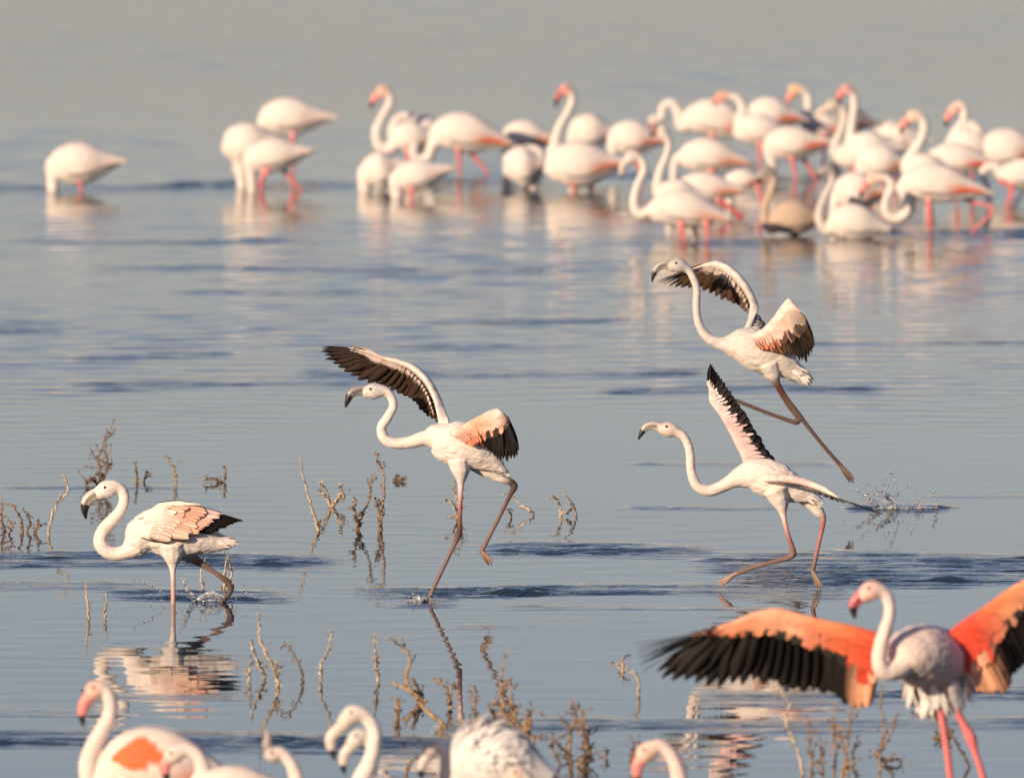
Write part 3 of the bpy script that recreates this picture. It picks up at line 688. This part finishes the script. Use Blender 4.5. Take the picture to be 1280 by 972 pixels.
# ------------------------------------------------------------------ far flock
def far_flock():
    B = simple_bird; O = dict(patch=ORANGE); S = dict(patch=SALMON)
    B(238, (57, 178, 152, 203, 231), 'flamingo with its head underwater, standing alone apart from every other bird', neck=[(67, 205), (66, 225), (67, 250)], legs=[[(97, 220), (103, 240)]], nr=7, tip=PINKW)
    B(212, (320, 122, 415, 148, 170), 'flamingo in the small group behind, rump high and head stretched down to the water', neck=[(330, 152), (314, 183), (298, 210)], head=(286, 221), bill=[(277, 219), (268, 226)], legs=[[(366, 165), (366, 210)]], billc=GREY, tip=PALE)
    B(235, (275, 153, 352, 178, 206), 'flamingo bowing to the water with a red edged wing, in a group of three', neck=[(288, 188), (300, 208), (304, 250)], legs=[[(330, 203), (327, 238)]], nr=6.4, **S)
    B(239, (302, 173, 390, 190, 216), 'flamingo with greyish tail and one pink leg trailing, front of a group of three', neck=[(312, 200), (314, 220), (316, 250)], legs=[[(336, 212), (326, 226), (326, 242)], [(352, 210), (376, 238)]], nr=6.4, tip=GREY, c2=GREYW)
    B(210, (502, 143, 562, 170, 188), 'flamingo folding its neck back onto its shoulders to preen, beside an upright neck', neck=[(496, 178), (491, 162), (499, 147), (512, 145)], head=(519, 152), bill=[(523, 159), (520, 166)], legs=[[(530, 185), (530, 215)]], **S)
    B(213, (486, 152, 548, 175, 191), 'flamingo with raised S shaped neck and pink face, left end of the main flock', neck=[(485, 187), (473, 180), (471, 163), (478, 146), (486, 132), (488, 121)], head=(479, 114), bill=[(469, 122), (464, 136)], legs=[[(510, 188), (510, 222)]], headc=(.86, .55, .42))
    B(219, (534, 140, 640, 182, 189), 'striding flamingo with red wing edge and three pink leg sections above the water', neck=[(540, 184), (535, 197), (524, 200), (516, 192), (519, 180)], legs=[[(573, 184), (575, 216)], [(586, 187), (610, 217)]], tip=(.45, .33, .28), **O)
    B(239, (451, 190, 505, 206, 238), 'small round flamingo with hidden head, low in the water at the flock edge', neck=[(457, 215), (456, 250)], nr=7)
    B(247, (488, 200, 564, 212, 240), 'flamingo crouched low with its head under the water beside another round one', neck=[(496, 225), (497, 252)], nr=7, legs=[[(515, 236), (515, 250)]], tip=(.6, .45, .38))
    B(214, (625, 150, 696, 178, 188), 'flamingo facing away with its back humped, behind a preening one', neck=[(633, 175), (634, 205)], legs=[[(660, 186), (660, 214)]], **S)
    B(215, (708, 142, 772, 168, 188), 'flamingo with pale humped back, directly behind an upright dark faced one', neck=[(716, 170), (717, 205)], legs=[[(740, 186), (740, 214)]])
    B(236, (627, 182, 684, 205, 236), 'flamingo curling its neck round to its flank, low on the water', neck=[(641, 198), (655, 188), (672, 188), (678, 202), (672, 222), (664, 240)], nr=4.8)
    B(238, (678, 177, 782, 205, 234), 'flamingo with tall straight neck and dark red face, mid flock', neck=[(690, 195), (694, 178), (700, 158), (711, 138), (716, 122)], head=(708, 112), bill=[(699, 118), (695, 134)], legs=[[(716, 226), (718, 240)], [(732, 224), (741, 240)]], headc=(.72, .36, .34), billc=(.45, .10, .12), **S)
    B(226, (757, 150, 832, 178, 194), 'flamingo resting with head down beside a looped neck', neck=[(766, 178), (768, 215)], legs=[[(790, 190), (803, 222)]], **S)
    B(205, (850, 123, 952, 174, 170), 'large flamingo with black tail underside and a looped neck, rear of the flock', neck=[(852, 158), (848, 140), (839, 129), (829, 134), (827, 148)], head=(818, 151), bill=[(814, 157), (812, 165)], legs=[[(890, 165), (890, 205)]], tip=BLACK, billc=(.5, .2, .18), **O)
    B(198, (930, 121, 1004, 150, 164), 'flamingo with an orange slash on its tail, hindmost in the dense group', neck=[(938, 150), (940, 180)], legs=[[(965, 160), (965, 198)]], **O)
    B(208, (914, 142, 992, 172, 182), 'flamingo turning its orange face over a hooked neck', neck=[(925, 152), (929, 137), (923, 124), (913, 121)], head=(903, 121), bill=[(896, 125), (892, 132)], legs=[[(950, 178), (950, 208)]], headc=(.86, .45, .32), hr=7.6)
    B(196, (1000, 140, 1062, 165, 172), 'flamingo with yellowish crown and bill tucked down, neck upright', neck=[(1008, 148), (1011, 130), (1007, 116)], head=(994, 112), bill=[(988, 121), (985, 130)], legs=[[(1030, 170), (1030, 196)]], headc=(.84, .55, .36), hr=8, black_from=1.1, **O)
    B(226, (951, 158, 1040, 180, 200), 'flamingo showing bright orange on wing and belly above two pink legs', neck=[(962, 192), (966, 205), (965, 222), (966, 240)], legs=[[(990, 196), (996, 230)], [(1004, 198), (1023, 228)]], **O)
    B(238, (845, 172, 938, 206, 216), 'flamingo with rosy striped wing edge in the thick of the flock', neck=[(852, 196), (844, 203), (842, 225)], legs=[[(890, 212), (890, 238)]], tip=(.35, .25, .24), **S)
    B(262, (904, 212, 958, 226, 238), 'flamingo bent double with pale wing tips and red legs beside it', neck=[(911, 230), (912, 262)], legs=[[(948, 232), (954, 262)]], tip=BLACK, patch=RED)
    B(270, (840, 215, 932, 240, 253), 'flamingo kicking one long red leg out behind', neck=[(846, 238), (838, 243), (836, 280)], legs=[[(898, 250), (930, 272), (948, 283), (940, 299)]], tip=GREY, legc=(.62, .08, .10), **S)
    B(288, (818, 224, 882, 246, 264), 'flamingo with slender upright neck and dark face behind the pale front one', neck=[(822, 238), (824, 218), (833, 195), (836, 178)], head=(828, 165), bill=[(819, 163), (814, 171)], legs=[[(850, 260), (850, 288)]], billc=(.3, .14, .13), nr=4.6)
    B(302, (806, 237, 916, 277, 282), 'cream flamingo with tapering grey wing and S bent neck, foremost in the flock', neck=[(812, 264), (801, 268), (793, 257), (796, 235), (805, 213), (801, 199)], head=(790, 196), bill=[(779, 206), (778, 224)], legs=[[(851, 278), (857, 304)], [(866, 278), (872, 300)], [(884, 272), (884, 304)]], billc=(.66, .58, .52), tip=GREY, patch=PEACH, black_from=.8)
    B(294, (960, 250, 1032, 275, 294), 'tan young flamingo sitting on the water with upright neck', neck=[(964, 286), (956, 276), (957, 256), (965, 237), (967, 222)], head=(960, 214), bill=[(951, 219), (947, 230)], c=TAN, headc=GREY, billc=GREY, tip=BROWN, patch=(.6, .42, .32), nr=4.6)
    B(286, (1038, 215, 1112, 242, 264), 'flamingo with pink streaked flank behind the sitting black tailed one', neck=[(1046, 245), (1041, 285)], legs=[[(1080, 260), (1080, 286)]], **S)
    B(298, (1031, 254, 1114, 289, 300), 'sitting flamingo with black tail tip, white back and slim grey neck', neck=[(1034, 288), (1025, 278), (1025, 262), (1033, 242), (1041, 224)], head=(1037, 211), bill=[(1028, 214), (1022, 224)], cn=(.66, .60, .56), headc=GREY, billc=GREY, tip=BLACK, patch=WHITE, nr=4.6)
    B(248, (1068, 180, 1140, 210, 224), 'flamingo with smooth round side and dark line along its wing, right part of the flock', neck=[(1078, 206), (1072, 245)], legs=[[(1105, 220), (1105, 248)]], **S)
    B(240, (1040, 178, 1100, 196, 212), 'flamingo with grey neck and pale bill pointing sideways, crossing a taller neck', neck=[(1044, 190), (1046, 178), (1053, 160), (1056, 144), (1050, 133)], head=(1041, 132), bill=[(1030, 137), (1020, 144)], cn=GREYW, headc=(.66, .58, .48), billc=(.66, .58, .50), black_from=1.1, legs=[[(1070, 208), (1070, 240)]])
    B(245, (1052, 164, 1128, 186, 214), 'tallest flamingo with vertical neck and dark pink face', neck=[(1062, 200), (1062, 180), (1065, 155), (1068, 135), (1067, 120)], head=(1059, 112), bill=[(1050, 118), (1049, 132)], headc=(.70, .40, .38), billc=(.70, .22, .22), legs=[[(1090, 210), (1090, 245)]], ruflift=.3)
    B(196, (1038, 132, 1094, 156, 166), 'flamingo coloured dusky grey for the shade of the others', neck=[(1046, 155), (1046, 190)], c=GREY, patch=(.25, .12, .14), tip=BROWN, legs=[[(1065, 164), (1065, 196)]])  # shade from neighbouring birds is put into the grey body and wing colours
    B(222, (1088, 152, 1160, 176, 190), 'flamingo with fluffed up back feathers, behind a raised pink head', neck=[(1096, 175), (1096, 215)], legs=[[(1120, 186), (1120, 222)]], ruflift=.5, ruf=200)
    B(262, (1126, 192, 1196, 220, 234), 'flamingo with raised head and bright pink bill, neck rising behind a striding one', neck=[(1134, 208), (1140, 194), (1151, 176), (1156, 160), (1152, 148)], head=(1142, 145), bill=[(1131, 153), (1127, 169)], headc=(.86, .66, .56), legs=[[(1160, 230), (1160, 262)]], nr=6)
    B(291, (1120, 204, 1236, 242, 252), 'striding flamingo with its neck hanging in a loop and red legs apart', neck=[(1130, 238), (1137, 254), (1131, 269), (1117, 273), (1107, 264), (1109, 246), (1115, 233), (1108, 223)], head=(1092, 224), bill=[(1081, 232), (1076, 250)], legs=[[(1161, 246), (1164, 286)], [(1190, 243), (1214, 252), (1241, 262), (1216, 290)]], headc=(.86, .62, .50), nr=5.6, **O)
    B(240, (1182, 162, 1252, 186, 206), 'flamingo with hooked upright neck and rosy bill near the right end', neck=[(1187, 184), (1193, 168), (1203, 154), (1206, 142), (1202, 131)], head=(1194, 136), bill=[(1186, 145), (1183, 159)], legs=[[(1215, 202), (1215, 240)]], headc=(.86, .55, .46), nr=5)
    B(254, (1154, 178, 1248, 208, 218), 'flamingo with a bold red wing patch and head out of sight', neck=[(1164, 202), (1161, 250)], legs=[[(1196, 214), (1196, 254)]], tip=(.4, .3, .26), patch=RED)
    B(240, (1219, 160, 1310, 188, 213), 'flamingo with arched preening neck at the right end of the flock', neck=[(1227, 182), (1223, 164), (1214, 156), (1205, 161), (1202, 174)], legs=[[(1256, 208), (1262, 230), (1262, 240)], [(1264, 210), (1278, 238)]], **S)
    B(258, (1246, 198, 1330, 220, 236), 'flamingo reaching down with a hooked neck, one bent pink leg beneath', neck=[(1251, 218), (1246, 210), (1235, 209), (1228, 217), (1233, 230), (1238, 262)], legs=[[(1250, 226), (1266, 236), (1258, 260)]], nr=4.8)
far_flock()

# ================================================================== dry stems in the shallows
SALT = (.42, .29, .17); PALEW = (.58, .46, .33); DARKW = (.17, .105, .065)
G_ST = 'dry stems standing in the shallows'
def dry_plant(label, stems, c=SALT, buds=0, r=2.2, twigs=5, tl=14):
    """stems: list of pixel polylines, base first"""
    bx, by = stems[0][0][:2]
    base = ground(bx, by); root = empty('dry_plant', base); tag(root, label, 'dead plant', G_ST)
    for st in stems:
        g = ground(*st[0][:2]); Y = g[1] if abs(g[1] - base[1]) < 2.5 else base[1]
        s = scale_at(Y); n = len(st); pts = []
        ph = rng.uniform(0, 6)
        for i, q in enumerate(st):
            f = i / (n - 1); pts.append(np.concatenate([P(q[0], q[1], Y + .05 * math.sin(ph + 2.2 * f) - .05 * math.sin(ph)), [r / s * (1.0 - .62 * f)], np.array(c) * rng.uniform(.75, 1.2)]))
        under = pts[0].copy(); under[2] -= .12; under[:2] -= (pts[1][:2] - pts[0][:2]) * .2
        ctrl = [under] + pts
        sp = spline(ctrl, 6); sp[1:, :3] += rng.normal(0, .003, sp[1:, :3].shape); sp[:, 3] *= .72 * rng.uniform(.8, 1.2, len(sp))
        pr = [tube(sp, seg=6, sub=1)]
        def knobs(line, k):
            for _ in range(k):
                q = line[rng.integers(len(line) // 3, len(line))]; d = rng.normal(0, 1, 3); rr = q[3]
                e = q[:3] + nrm(d) * (rr + rng.uniform(.003, .010))
                cc = np.array(DARKW if rng.random() < .45 else c) * rng.uniform(.8, 1.25)
                pr.append(tube([np.concatenate([q[:3], [.002], cc]), np.concatenate([e, [rng.uniform(.0025, .0048)], cc]), np.concatenate([e + nrm(d) * .006, [.001], cc])], seg=5, sub=1))
        knobs(sp, int(buds * 2) + 2)
        V, F, C = join(pr); so = mesh_obj('stem', V, F, M_TWIG, root, base, C)
        for _ in range(twigs):
            i = rng.integers(len(sp) // 3, len(sp) - 1); q = sp[i]; t = nrm(sp[min(i + 1, len(sp) - 1), :3] - sp[i - 1, :3])
            d = nrm(t * .7 + rng.normal(0, .75, 3)); d[2] = abs(d[2]) * .9 + .1
            L = tl / s * rng.uniform(.4, 1.35); cc = np.array(c) * rng.uniform(.65, 1.15); bend = rng.normal(0, .22, 3)
            line = spline([np.concatenate([q[:3], [q[3] * .6], cc]), np.concatenate([q[:3] + (d + bend * .3) * L * .55, [q[3] * .45], cc]), np.concatenate([q[:3] + nrm(d + bend) * L, [max(.0012, q[3] * .2)], cc])], 4)
            pr = [tube(line, seg=5, sub=1)]
            knobs(line, buds // 3 if buds else 0)
            V, F, C = join(pr); mesh_obj('twig', V, F, M_TWIG, root, base, C)
def plants():
    D = dry_plant
    D('tall dark budded stem rising behind the wading bird\'s head', [[(124, 607), (125, 590), (124, 572), (130, 553), (135, 538)], [(126, 607), (133, 590), (134, 575), (131, 562)], [(122, 606), (113, 600), (108, 602)]], c=(.26, .16, .10), buds=14, twigs=9, tl=22)
    D('pair of short budded stubs standing in open water', [[(171, 602), (170, 588), (168, 577)], [(180, 602), (183, 594), (183, 588)]], buds=5, twigs=3, tl=9)
    D('thin stem curving over above the wading bird\'s back', [[(219, 606), (219, 592), (214, 578), (206, 570)]], buds=8, twigs=3, tl=8)
    D('small sprawling twig with one upright fork', [[(280, 602), (282, 592), (281, 580)], [(276, 603), (262, 598), (254, 600)], [(279, 603), (264, 606), (258, 604)]], buds=4, twigs=3, tl=10)
    D('tall pale bare stem bent like a hook at the left edge', [[(61, 668), (65, 645), (72, 628), (83, 618), (84, 606), (77, 592)]], c=PALEW, buds=3, twigs=7, tl=12, r=2.6)
    D('low clump of arching brown twigs at the left edge', [[(28, 664), (26, 648), (16, 634), (8, 629)], [(34, 664), (38, 648), (30, 636)], [(44, 666), (50, 655), (46, 650)], [(6, 664), (2, 646), (4, 632)], [(12, 668), (14, 655), (9, 650)]], c=(.36, .22, .12), buds=7, twigs=3, tl=12)
    D('straight pale stick leaning over beside a budded tuft', [[(398, 662), (390, 636), (382, 608), (374, 570)], [(397, 662), (397, 652)]], c=PALEW, twigs=6, tl=7, r=3.2)
    D('bushy straw coloured tuft next to a leaning pale stick', [[(414, 634), (408, 615), (398, 602)], [(415, 634), (424, 620), (428, 603)], [(413, 634), (404, 618), (395, 614)], [(416, 634), (430, 622), (424, 606)]], c=PALEW, buds=5, twigs=5, tl=12)
    D('double budded stalk, the taller one standing like a spike', [[(476, 661), (479, 630), (480, 600), (475, 582), (470, 566)], [(449, 662), (452, 645), (462, 622), (465, 595)], [(447, 662), (444, 640), (444, 622)], [(473, 662), (474, 640), (470, 625)]], c=(.36, .24, .15), buds=16, twigs=4, tl=9, r=2.6)
    D('dark clod of floating twig tips', [[(497, 601), (492, 599), (500, 595)], [(497, 601), (505, 599), (498, 603)]], c=DARKW, buds=5, twigs=2, tl=6)
    D('curled dry tuft behind the running bird\'s straight leg', [[(573, 646), (574, 630), (568, 615), (566, 606)], [(574, 646), (577, 625), (574, 608)], [(571, 646), (566, 628), (555, 625)]], c=PALEW, buds=4, twigs=6, tl=12)
    D('thin branch slanting down into the water', [[(668, 644), (655, 633), (642, 624), (627, 617)], [(638, 646), (637, 636)]], c=PALEW, buds=5, twigs=3, tl=8)
    D('two small hooked twigs between the running birds', [[(701, 645), (699, 630), (692, 621), (685, 623)], [(720, 645), (717, 632), (710, 622), (704, 618)], [(700, 645), (708, 640), (714, 636)]], c=PALEW, buds=4, twigs=3, tl=8)
    D('short pale peg beside a smaller peg', [[(111, 772), (109, 750), (107, 728)]], c=PALEW, twigs=4, tl=8, r=2.8)
    D('smallest pale peg standing alone', [[(131, 773), (132, 758), (133, 744)]], c=PALEW, twigs=3, tl=7, r=2.6)
    D('pale double stick behind the wading bird\'s legs', [[(253, 735), (251, 715), (256, 698)], [(280, 735), (281, 712), (285, 690)], [(286, 735), (290, 712), (284, 696)]], c=PALEW, twigs=3, tl=9)
    D('tall crooked bare stick, thickest of the near left stems', [[(347, 858), (342, 836), (330, 812), (323, 792), (325, 768)], [(331, 848), (323, 830), (315, 806), (316, 800)], [(347, 858), (348, 842), (346, 828)], [(312, 852), (312, 838), (315, 826)]], c=PALEW, buds=4, twigs=5, tl=10, r=3.2)
    D('dark hooked stem with drooping tip', [[(378, 852), (377, 838), (368, 818), (360, 806), (350, 811)]], c=(.24, .17, .12), buds=4, twigs=3, tl=8)
    D('slender pale stick leaning away from a hooked stem', [[(402, 850), (401, 832), (410, 812), (415, 789)]], c=PALEW, buds=3, twigs=4, tl=9, r=2.8)
    D('straight upright pale stake in the calm water', [[(471, 850), (470, 830), (468, 808), (469, 790)]], c=PALEW, buds=5, twigs=6, tl=6, r=3.0)
    D('crooked driftwood branch with forked ends, largest dead branch', [[(556, 908), (536, 890), (522, 872), (508, 848), (512, 822), (500, 806), (483, 796)], [(526, 878), (510, 862), (491, 854)], [(528, 876), (522, 860), (516, 850)], [(497, 898), (497, 885), (498, 872)]], c=(.46, .31, .18), buds=5, twigs=6, tl=14, r=4.2)
    D('brown bushy twig behind the driftwood branch', [[(562, 884), (560, 866), (552, 855), (542, 848)], [(564, 884), (563, 868), (567, 854)], [(592, 884), (594, 870), (592, 860)]], c=SALT, buds=8, twigs=7, tl=14)
    D('dense tangle of tall brown twigs behind the ruffled bird', [[(640, 922), (634, 900), (628, 872), (626, 848), (628, 830)], [(650, 924), (640, 900), (622, 880), (618, 872)], [(655, 926), (645, 900), (640, 880), (636, 850)], [(660, 926), (664, 900), (658, 886)], [(630, 918), (618, 895), (610, 880)], [(668, 926), (655, 912), (640, 905), (625, 890)]], c=(.44, .28, .15), buds=12, twigs=9, tl=18, r=3.0)
    D('dark tangled twig sprawling near the ruffled bird\'s tail', [[(700, 956), (690, 930), (712, 912), (702, 898)], [(715, 960), (708, 940), (690, 925), (664, 920)], [(742, 950), (722, 952), (705, 945)], [(722, 958), (735, 945), (728, 935)]], c=(.25, .16, .10), buds=5, twigs=8, tl=16, r=2.6)
    D('upright brown bushy stem with drooping sprays', [[(735, 940), (730, 915), (720, 892), (712, 876)], [(712, 940), (714, 915), (718, 895)], [(738, 940), (733, 910), (724, 885)]], c=(.40, .26, .15), buds=12, twigs=8, tl=15, r=2.8)
    D('little pale snag with a bent crown under the wing tip', [[(799, 868), (798, 848), (788, 840), (775, 834), (762, 828)], [(780, 836), (778, 828), (782, 818)]], c=PALEW, buds=2, twigs=6, tl=9, r=2.6)
    D('spindly dark twig near the bowed rosy bird', [[(788, 948), (792, 930), (784, 916)], [(790, 950), (798, 936), (796, 924)], [(758, 946), (757, 932)]], c=(.28, .18, .11), twigs=4, tl=10)
    D('leaning pale stem below the black wing', [[(1004, 966), (994, 930), (982, 900), (986, 880), (972, 858)]], c=PALEW, buds=5, twigs=5, tl=12, r=3.0)
    D('thicket of upright brown twigs below the spread wing', [[(1042, 972), (1044, 940), (1042, 905), (1046, 880)], [(1052, 974), (1058, 940), (1062, 905), (1066, 885)], [(1060, 975), (1056, 935), (1048, 905)], [(1030, 972), (1026, 945), (1024, 918)], [(1014, 960), (1013, 930), (1012, 900)], [(1070, 974), (1066, 945), (1072, 920)]], c=(.42, .27, .15), buds=9, twigs=8, tl=16, r=2.4)
    D('forked grey brown twig in front of the pink legs', [[(1098, 972), (1100, 940), (1106, 915), (1102, 885), (1104, 855)], [(1100, 942), (1112, 920), (1122, 890)], [(1104, 955), (1120, 950), (1138, 962)]], c=(.36, .25, .16), buds=5, twigs=7, tl=14, r=2.6)
    D('drooping dark spray beside the pink legs', [[(1212, 958), (1200, 935), (1180, 905), (1160, 895), (1142, 893)], [(1188, 922), (1176, 920), (1164, 922)]], c=(.26, .17, .11), buds=10, twigs=7, tl=14, r=2.4)
plants()

# ================================================================== splashes
def droplet(c, r, stretch=1.0):
    V, F = [], []
    for i in range(5):
        a = math.pi * i / 4
        for k in range(6):
            b = 2 * math.pi * k / 6; V.append(c + np.array([math.sin(a) * math.cos(b), math.sin(a) * math.sin(b), math.cos(a) * stretch]) * r)
    for i in range(4):
        for k in range(6): a, b = i * 6 + k, i * 6 + (k + 1) % 6; F.append((a, b, b + 6, a + 6))
    return V, F, [(1, 1, 1)] * len(V)
def sheet(b, s, pts, w, n=10):
    """ragged thin tongue of water from pixel points"""
    rows = [np.concatenate([P(x, y, b[1] + d), [r / s, 1, 1, 1]]) for x, y, d, r in pts]
    sp = spline(rows, n); sp[:, 3] *= rng.uniform(.55, 1.4, len(sp)); sp[:, :3] += rng.normal(0, .004, (len(sp), 3))
    return tube(sp, seg=8, sub=1, latk=w)
def splash(label, bx, by, strings, sheets, n, spread, h, ridge=()):
    base = ground(bx, by); s = scale_at(base[1]); pr = []
    for x0, y0, x1, y1, k in strings:
        for i in range(k):
            f = i / (k - 1); x = x0 + (x1 - x0) * f ** .8 + rng.normal(0, .6); y = y0 + (y1 - y0) * f
            pr.append(droplet(P(x, y, base[1] + rng.normal(0, .03)), rng.uniform(.0025, .0065) * (1.25 - .6 * f), rng.uniform(1, 1.8)))
    for sh in sheets: pr.append(sheet(base, s, sh, .35))
    for _ in range(n):
        x = bx + rng.normal(0, spread); y = by - abs(rng.normal(0, h)) - 1
        pr.append(droplet(P(x, y, base[1] + rng.normal(0, .08)), rng.uniform(.002, .005), rng.uniform(1, 1.6)))
    for x0, x1, yy, hh in ridge:
        k = int((x1 - x0) / 3) + 2; rows = []
        for i in range(k):
            f = i / (k - 1); rows.append(np.concatenate([P(x0 + (x1 - x0) * f, yy - hh * .25 * math.sin(math.pi * f) + rng.normal(0, .8), base[1]), [max(.004, hh / s * math.sin(math.pi * f) ** .6 * rng.uniform(.4, 1.1)), 1, 1, 1]]))
        pr.append(tube(rows, seg=10, sub=3, latk=1.6))
    V, F, C = join(pr); o = mesh_obj('water_splash', V, F, M_DROP, None, base); o.location = base
    tag(o, label, 'splash', kind='stuff')
splash('sparkling splash thrown up behind the leaping bird\'s foot', 1115, 636,
       [(1066, 610, 1100, 632, 26), (1074, 600, 1118, 626, 16), (1114, 590, 1126, 630, 16), (1139, 606, 1148, 632, 12), (1166, 614, 1172, 632, 8)],
       [[(1078, 616, 0, 1.2), (1090, 626, 0, 3), (1104, 634, .02, 3)], [(1096, 612, 0, 1), (1110, 622, .02, 4), (1126, 634, .03, 4)], [(1084, 620, -.03, 1.4), (1100, 618, -.02, 1.4), (1112, 630, -.02, 3)], [(1148, 622, 0, .8), (1148, 634, 0, 2.6)], [(1170, 622, 0, .8), (1169, 634, 0, 2.4)]],
       70, 26, 14, [(1092, 1140, 636, 4.5), (1142, 1174, 635, 3.5)])
splash('water welling up round the wading bird\'s trailing foot', 262, 752,
       [(225, 715, 240, 745, 14), (168, 722, 215, 748, 12)], [[(246, 750, -.02, 2), (262, 742, -.03, 5), (284, 748, -.02, 3)], [(226, 722, 0, 1), (234, 736, .02, 2), (242, 748, .02, 3)]],
       50, 34, 12, [(240, 292, 751, 4.5)])
splash('small collar of water round the running bird\'s planted foot', 532, 752, [(516, 742, 530, 750, 8)], [[(512, 751, 0, 1), (526, 748, -.02, 3), (542, 751, 0, 1.5)]], 24, 14, 5, [(508, 545, 752, 2.8)])

finish_bodies()
